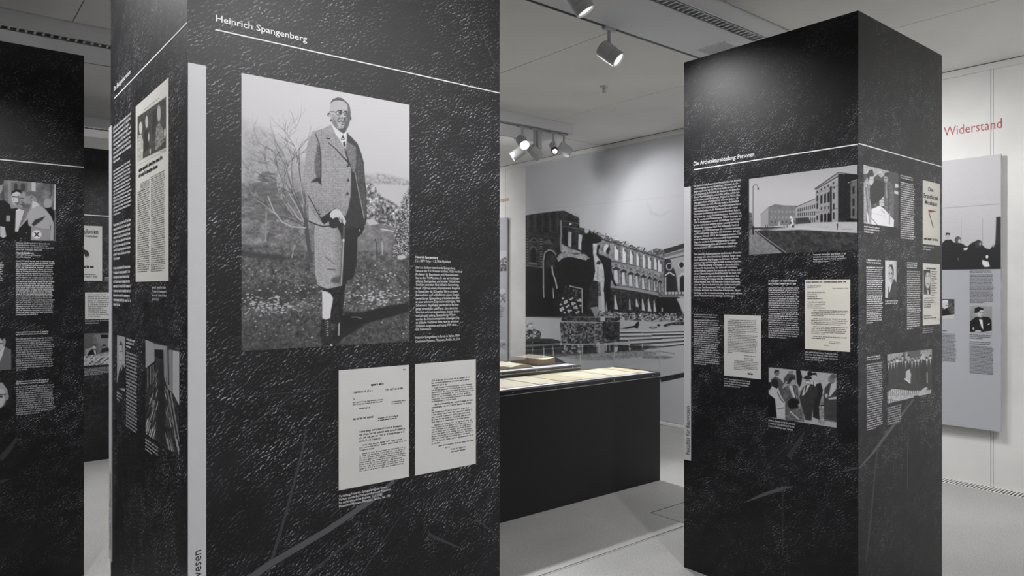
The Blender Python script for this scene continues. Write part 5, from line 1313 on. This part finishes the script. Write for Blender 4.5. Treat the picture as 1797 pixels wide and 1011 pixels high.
S = Sheet(WB, 1625, 1675, 525, 560, 1.8, xref=1675, base=0.5)
S.zoom(1650, 500, 5.945)
n3 = fbm(S.X, S.Y, 2, 3, 2)
S.C[..., :] = (0.3 + 0.4 * (n3 - .5))[..., None]
S.ell(52, 205, 32, 48, 0.75).poly([(20, 190), (25, 160), (80, 160), (85, 185), (50, 172)], 0.82).line([(55, 215), (75, 215)], 5, 0.2).poly([(-150, 330), (0, 280), (70, 240), (110, 300), (150, 310), (150, 340)], 0.1).poly([(-150, 360), (20, 325), (150, 305), (150, 380)], 0.72)
S.build('portrait_photo', wb, m='wall_print')
greek(WB, wb, 1632, 1680, 583.6, 634, 21, 'type_ink', 'body_text', 50, 0.5, weight=0.55)
greek(WB, wb, 1632, 1668, 578, 580.5, 1, 'type_ink', 'name_text', 40, 0.9)

wl, WLF = board('pale exhibit board with small ruin photos left of the big mural', 760, 889.5, 381.5, 633, 889)
for (yt, yb, sd) in ((440, 476, 1), (507, 531, 2), (597, 607, 3)):
    S = Sheet(WLF, 812, 887.2 if sd > 1 else 889.3, yt, yb, 1.4, xref=887, base=0.7)
    n3 = fbm(S.X, S.Y, 2.5, sd + 3, 3); n2 = fbm(S.X, S.Y, 12, sd)
    S.C[..., :] = np.where(S.Y > yt + (yb - yt) * (0.15 + 0.5 * n2), 0.48 + 0.9 * (n3 - .5), 0.74)[..., None]
    S.build('ruin_photo', wl, m='wall_print')
greek(WLF, wl, 820, 887, 536, 560, 8, 'type_ink', 'body_text', 60, 0.6, xref=887)

# mural
mu = thing('wall_mural', 'wall-high black and white mural of bombed palace ruins with horse statue', 'mural', (WX - 0.003, 5.4, 0.04))
MF = Face((WX - 0.006, 0, 0), (0, -1, 0), (-1, 0, 0))
ue0, ue1 = MF.uv(922.3, 500)[0], MF.uv(1345, 500)[0]
mk('mural_sheet', *box(WX - 0.0055, WX - 0.0005, -ue1, -ue0, 0.04, HC - 0.066), 'panel_grey', mu)
S = Sheet(MF, 922.3, 1345, 280, 738, 1.0, base=0.7)
# the printed area fills the whole sheet
S.v0, S.v1 = 0.04, HC - 0.066
g = np.meshgrid(np.linspace(S.u0, S.u1, 440), np.linspace(S.v1, S.v0, 560)); S.nu, S.nv = 440, 560
S.U, S.V = g; S.X, S.Y = MF.px(*g); S.C = np.full(S.X.shape + (3,), 0.7)
X, Y = S.X, S.Y
n1, n2, n3 = fbm(X, Y, 26, 1), fbm(X, Y, 7, 2), fbm(X, Y, 2.6, 3, 2)
S.C[..., :] = (0.735 + 0.01 * (n1 - .5))[..., None]
S.line([(922, 370), (1200, 343), (1345, 329)], 1.0, 0.70)
S.poly([(1135, 355), (1145, 372), (1160, 377), (1175, 370), (1160, 381), (1142, 377)], 0.66, 0.6, soft=5)
# ground
S.poly([(900, 560), (1345, 560), (1345, 760), (900, 760)], 0.73 + 0.03 * (n2 - .5))
# right-hand palace wing
S.poly([(1164, 438), (1201, 427), (1260, 409), (1345, 384), (1345, 560), (1164, 560)], 0.66 + 0.1 * (n3 - .5)).poly([(1164, 438), (1201, 427), (1345, 384), (1345, 393), (1166, 446)], 0.15).line([(1168, 449), (1201, 440), (1345, 402)], 5, 0.45).line([(1166, 456), (1345, 418)], 1.6, 0.25)
S.poly([(1162, 455), (1176, 455), (1186, 480), (1190, 512), (1162, 516)], 0.17)
for x, y in ((1174.6, 467.8), (1196, 465), (1226, 458), (1262, 450), (1302, 441)): S.ell(x, y, 5.6, 6.6, 0.85).ell(x, y, 4.2, 5.2, 0.12)
for x, y in ((1175, 490), (1198, 492), (1230, 488), (1268, 484), (1310, 480)): S.poly([(x - 5, y + 24), (x - 5, y - 4), (x, y - 9), (x + 6, y - 4), (x + 6, y + 24)], 0.14).line([(x - 7, y - 7), (x, y - 12), (x + 8, y - 7)], 2, 0.85).line([(x - 7, y - 3), (x - 7, y + 22)], 2, 0.8)
S.line([(1158, 514), (1201, 514), (1345, 511)], 4, 0.78).line([(1158, 518), (1345, 517)], 2, 0.2)
for i in range(30): S.line([(1166 + i * 6, 511), (1166 + i * 6, 517)], 1.6, 0.2)
S.poly([(1160, 521), (1190, 521), (1196, 545), (1201, 560), (1160, 560)], 0.14).poly([(1215, 525), (1235, 525), (1240, 558), (1212, 558)], 0.15).poly([(1270, 523), (1292, 523), (1298, 556), (1268, 556)], 0.15)
# sunlit long facade, ragged skyline
rs = random.Random(8)
top = [(1040, 408)]
x = 1040
while x < 1144:
    x += rs.uniform(2, 5); top.append((x, 406 + (x - 1040) * 0.36 + rs.uniform(-3, 2.5)))
top += [(1145, 438), (1152, 436), (1160, 437), (1166, 441)]
S.poly(top + [(1166, 520), (1040, 520)], 0.40 + 0.5 * (n3 - .5))
for i in range(150):
    x = rs.uniform(1040, 1150); S.ell(x, 408 + (x - 1040) * 0.36 + rs.gauss(0, 3), rs.uniform(0.6, 1.8), rs.uniform(0.5, 1.3), rs.choice((0.12, 0.2, 0.6, 0.8)), 0.9)
S.poly([(1050, 420), (1164, 457), (1164, 512), (1050, 498)], 0.52 + 0.35 * (n3 - .5))
S.line([(1050, 418), (1164, 454)], 2.0, 0.15, 0.8).line([(1052, 455), (1100, 463), (1160, 476)], 1.4, 0.25)
S.zoom(1030, 380, 7.223)
U = ((345, 400, 370, 545), (450, 495, 400, 580), (540, 580, 430, 600), (625, 660, 460, 620), (705, 740, 480, 645), (775, 815, 510, 660), (850, 885, 525, 670), (900, 945, 550, 695))
for a, b, t, bt in U:
    S.poly([(a, t), (b, t + 14), (b, bt + 10), (a, bt)], 0.82).poly([(b, t), (b + 20, t + 10), (b + 20, bt + 10), (b, bt)], 0.34, 0.8).poly([(a + 20, t), (b, t + 14), (b, t + 60), (a + 25, t + 40)], 0.3).line([(a - 2, t), (a - 2, bt)], 6, 0.2)
Lw = ((335, 410, 620, 850), (435, 500, 650, 870), (525, 590, 680, 885), (610, 665, 695, 905), (690, 745, 715, 925), (775, 815, 735, 940), (845, 885, 755, 950), (910, 945, 780, 965))
for a, b, t, bt in Lw:
    m_ = (a + b) / 2
    S.poly([(a - 6, t + 40), (m_, t - 22), (b + 6, t + 40), (b + 6, t + 60), (a - 6, t + 60)], 0.17).line([(a, t + 30), (m_, t + 4), (b, t + 32)], 8, 0.75).poly([(a + 8, t + 60), (b - 8, t + 62), (b - 8, bt), (a + 8, bt - 6)], 0.78).poly([(b - 22, t + 62), (b - 8, t + 62), (b - 8, bt), (b - 16, t + 150)], 0.2).line([(a + 2, t + 60), (a + 2, bt)], 7, 0.25)
S.line([(300, 880), (600, 925), (880, 975)], 30, 0.6).line([(300, 902), (600, 948), (880, 995)], 9, 0.14).line([(300, 865), (600, 905), (880, 955)], 5, 0.2)
S.zoom(1030, 490, 6.743)
S.poly([(270, 130), (560, 165), (840, 200), (860, 210), (860, 440), (270, 420)], 0.17 + 0.3 * (n3 - .5))
S.line([(285, 85), (560, 125), (830, 175)], 30, 0.58).line([(285, 118), (560, 155), (830, 205)], 16, 0.16)
for a, b, t, bt in ((325, 370, 190, 360), (500, 520, 240, 365), (580, 615, 240, 330), (652, 690, 240, 375), (722, 765, 240, 385), (790, 822, 260, 390)):
    S.poly([(a, t), (a + 8, t - 10), (b, bt), (a, bt - 6)], 0.80)
S.poly([(820, 210), (1100, 215), (1110, 450), (820, 440)], 0.10).poly([(1060, 230), (1160, 215), (1160, 420), (1120, 350)], 0.75).poly([(1095, 340), (1150, 420), (1150, 460), (1090, 460)], 0.12).poly([(960, 400), (985, 450), (960, 450)], 0.8).poly([(885, 330), (900, 350), (895, 390), (882, 380)], 0.75)
# rubble
rs = random.Random(4)
S.poly([(-300, 400), (250, 370), (430, 400), (1150, 440), (1900, 420), (1900, 500), (700, 500), (380, 480), (-300, 480)], 0.42 + 1.1 * (n3 - .5))
for i in range(260):
    x = rs.uniform(240, 1160); y = rs.uniform(400, 490); S.ell(x, y, rs.uniform(4, 14), rs.uniform(3, 7), rs.choice((0.12, 0.8, 0.85, 0.6)), 0.9, rs.uniform(-30, 30))
S.poly([(900, 540), (1020, 510), (1150, 500), (1400, 520), (1900, 500), (1900, 560), (1150, 545), (1000, 545), (920, 565)], 0.25 + 0.5 * (n3 - .5))
S.poly([(395, 585), (460, 570), (560, 550), (595, 505), (615, 500), (620, 530), (600, 590), (560, 570), (470, 590)], 0.12).ell(785, 572, 45, 14, 0.2).ell(785, 568, 28, 7, 0.7).ell(850, 545, 20, 14, 0.12)
# steps
for (x0, y0, x1, y1, wd) in ((385, 636, 640, 630, 18), (660, 632, 1150, 620, 16), (380, 680, 760, 672, 20), (780, 664, 1150, 655, 18), (380, 726, 480, 728, 24), (510, 722, 880, 705, 20), (880, 700, 1150, 690, 16), (520, 770, 760, 760, 22), (760, 758, 1150, 732, 22), (760, 800, 900, 800, 20), (890, 800, 1150, 770, 16)):
    S.line([(x0, y0), (x1, y1)], wd, 0.22 + 0.1 * rs.random()); S.line([(x0, y0 - wd * 0.9), (x1, y1 - wd * 0.9)], wd * 0.8, 0.82)
    if x1 >= 1150: S.line([(x1, y1), (1900, y1 - 14)], wd, 0.25)
# plinth of the statue
S.poly([(-320, 505), (390, 505), (385, 745), (200, 760), (100, 770), (-300, 760)], 0.34 + 0.9 * (n3 - .5)).poly([(190, 510), (390, 505), (385, 735), (190, 700)], 0.2 + 0.5 * (n3 - .5)).line([(95, 512), (95, 750)], 5, 0.7).line([(-320, 505), (190, 512)], 6, 0.8)
S.poly([(-300, 450), (-220, 432), (160, 440), (375, 450), (400, 470), (360, 505), (-300, 500)], 0.27 + 0.5 * (n3 - .5)).poly([(-220, 430), (160, 440), (340, 445), (340, 455), (-220, 448)], 0.82).poly([(160, 445), (215, 450), (215, 500), (160, 500)], 0.78)
S.zoom(875, 490, 6.74)
S.poly([(320, 440), (470, 425), (600, 430), (600, 700), (320, 700)], 0.74).poly([(320, 600), (420, 590), (500, 620), (500, 700), (320, 710)], 0.4 + 1.4 * (n3 - .5)).poly([(320, 500), (420, 520), (420, 570), (320, 570)], 0.6 + 1.2 * (n3 - .5), 0.7)
S.poly([(320, 710), (470, 700), (640, 705), (740, 735), (730, 760), (320, 775)], 0.24 + 0.15 * (n3 - .5)).poly([(320, 780), (740, 760), (740, 780), (320, 800)], 0.75)
# water with reflections, wet patch in front
S.poly([(320, 800), (700, 780), (1100, 775), (1500, 780), (1850, 790), (1700, 850), (1400, 870), (1060, 880), (700, 890), (320, 890)], 0.25 + 0.3 * (n3 - .5))
for x, wd, t, b in ((533, 14, 800, 892), (640, 14, 790, 888), (780, 14, 785, 882), (945, 24, 780, 868), (990, 16, 775, 862), (1180, 50, 770, 850), (1265, 24, 765, 840), (1310, 20, 768, 845), (1385, 44, 765, 840), (1545, 14, 770, 830), (1700, 14, 770, 812)):
    S.line([(x, t), (x + 3, b)], wd, 0.78)
S.poly([(320, 890), (1000, 880), (1600, 845), (1900, 860), (1850, 900), (1300, 960), (1000, 960), (760, 920), (320, 915)], 0.55 + 0.35 * (n3 - .5), 0.85, soft=3)
S.line([(1860, 850), (2080, 880)], 7, 0.4).poly([(1700, 910), (1960, 905), (2070, 925), (1950, 945), (1700, 935)], 0.45 + 0.3 * (n3 - .5), 0.8, soft=2)
S.zoom(0, 0, 1)
S.poly([(1158, 662), (1200, 654), (1290, 640), (1290, 646), (1201, 662), (1160, 671)], 0.18 + 0.3 * (n3 - .5)).poly([(1158, 672), (1201, 664), (1345, 652), (1345, 760), (1100, 760)], 0.70, 0.6, soft=3)
# shaded left building
L0 = [(922, 378), (944, 374.5), (975, 371), (990, 369.5), (1003, 376), (1016, 381.5), (1017, 399), (1030, 402), (1046, 410), (1050, 520), (1050, 556), (922, 556)]
S.poly(L0, 0.19 + 0.18 * (n2 - .5) + 0.14 * (n3 - .5))
S.zoom(875, 360, 7.224)
S.poly([(345, 800), (780, 790), (780, 1420), (345, 1400)], 0.09, soft=8)
for i in range(9): S.line([(370 + i * 47, 135 - i * 7), (370 + i * 47, 330)], 22, 0.12 if i % 2 else 0.30, 0.6)
S.line([(350, 360), (780, 420)], 12, 0.30, 0.6).line([(350, 300), (760, 300)], 8, 0.1, 0.7)
S.poly([(385, 450), (450, 400), (515, 460), (515, 475), (385, 468)], 0.33).poly([(410, 455), (450, 420), (490, 460)], 0.12).poly([(570, 470), (640, 430), (690, 490), (690, 505), (570, 485)], 0.33)
S.line([(400, 570), (405, 540), (438, 522), (470, 540), (478, 575)], 12, 0.40).poly([(408, 580), (438, 540), (470, 580), (470, 730), (408, 720)], 0.06)
for i in range(12): S.poly([(525, 420 + i * 32), (558, 425 + i * 32), (558, 438 + i * 32), (525, 434 + i * 32)], 0.44).poly([(348, 385 + i * 34), (378, 388 + i * 34), (378, 402 + i * 34), (348, 400 + i * 34)], 0.38)
S.line([(390, 735), (480, 748)], 22, 0.40).line([(350, 760), (560, 795)], 8, 0.4)
S.line([(790, 200), (795, 380), (785, 450), (795, 570)], 20, 0.58).poly([(815, 300), (870, 310), (870, 540), (815, 510)], 0.13)
S.poly([(885, 335), (925, 345), (922, 535), (880, 520)], 0.72).poly([(1015, 370), (1060, 380), (1050, 575), (1010, 555)], 0.78).line([(940, 345), (938, 540)], 14, 0.1).line([(1000, 350), (1000, 560)], 10, 0.14)
S.ell(910, 238, 14, 16, 0.88).line([(830, 270), (1030, 300), (1090, 330)], 9, 0.4).line([(840, 200), (1020, 240)], 7, 0.45)
for i in range(30): S.ell(840 + (i * 37) % 190, 110 + (i * 23) % 160, 8, 5, 0.35 if i % 2 else 0.1)
S.poly([(1090, 290), (1150, 300), (1165, 330), (1192, 350), (1130, 380), (1090, 345)], 0.7)
S.poly([(800, 490), (900, 545), (1060, 600), (1180, 660), (1160, 690), (900, 610), (790, 600)], 0.62 + 0.4 * (n3 - .5))
# horse
S.zoom(860, 253, 3.997)
HB = 0.115 + 0.07 * (n3 - .5)
S.poly([(640, 770), (640, 690), (656, 632), (690, 622), (697, 597), (710, 622), (745, 632), (780, 652), (782, 680), (760, 692), (722, 700), (720, 780), (735, 880), (728, 950), (700, 985), (690, 1060), (680, 1180), (690, 1195), (655, 1195), (652, 1080), (640, 1010), (560, 985), (520, 990), (510, 1060), (490, 1110), (470, 1190), (440, 1195), (455, 1100), (450, 1010), (462, 930), (455, 850), (465, 790), (500, 768), (570, 765)], HB)
S.poly([(468, 800), (490, 768), (560, 762), (600, 775), (660, 768), (700, 800), (670, 815), (610, 800), (560, 790), (510, 800), (480, 825)], 0.66 + 0.3 * (n3 - .5), 0.95)
S.line([(375, 1010), (374, 820), (385, 760), (410, 742), (440, 748), (462, 775)], 9, 0.62).line([(388, 1010), (386, 830), (400, 765), (425, 755), (452, 775)], 12, 0.1).line([(435, 860), (440, 900), (460, 960), (470, 1010)], 9, 0.74).line([(440, 1010), (447, 1080)], 7, 0.8)
S.poly([(372, 1010), (440, 1000), (445, 1185), (368, 1185)], 0.08).line([(375, 1000), (378, 1075)], 6, 0.72)
S.poly([(530, 985), (640, 1005), (650, 1100), (620, 1150), (560, 1180), (500, 1120)], 0.13 + 0.9 * np.clip(n3 - .52, 0, 1)).line([(560, 995), (645, 1015), (647, 1180)], 6, 0.78)
for i in range(46): S.ell(495 + (i * 41) % 150, 1080 + (i * 17) % 110, 9, 6, 0.78 if i % 3 else 0.1)
# horse tamer
S.zoom(1030, 380, 7.223)
S.poly([(75, 345), (135, 345), (120, 470), (160, 540), (215, 640), (225, 830), (215, 1000), (180, 1000), (170, 830), (80, 810), (105, 700), (95, 560), (80, 480)], 0.76 + 0.2 * (n3 - .5)).poly([(115, 590), (150, 555), (180, 580), (165, 610), (130, 610)], 0.2).line([(140, 640), (135, 800)], 8, 0.35)
S.poly([(130, 365), (160, 360), (165, 385), (150, 420), (148, 470), (165, 488), (225, 500), (262, 525), (310, 542), (315, 700), (345, 800), (382, 880), (355, 885), (310, 790), (300, 850), (298, 1010), (300, 1120), (285, 1200), (262, 1205), (245, 1080), (235, 1205), (205, 1205), (200, 1090), (215, 900), (222, 800), (215, 680), (195, 600), (150, 530), (120, 490)], 0.11 + 0.05 * (n3 - .5))
S.ell(250, 412, 38, 60, 0.80).poly([(240, 440), (262, 400), (290, 350), (292, 430), (270, 480), (245, 470)], 0.12).poly([(300, 400), (330, 350), (335, 470), (275, 500)], 0.55, 0.7)
S.zoom(0, 0, 1)
S.poly([(1056, 512), (1060, 512), (1062, 548), (1056, 549)], 0.8).poly([(1046, 560), (1036, 540), (1048, 538), (1052, 545)], 0.6)
S.build('mural_print', mu, m='wall_print', out=0.0006, tint=(0.985, 0.992, 1.02), label='black and white photograph of palace ruins with horse and tamer statue')
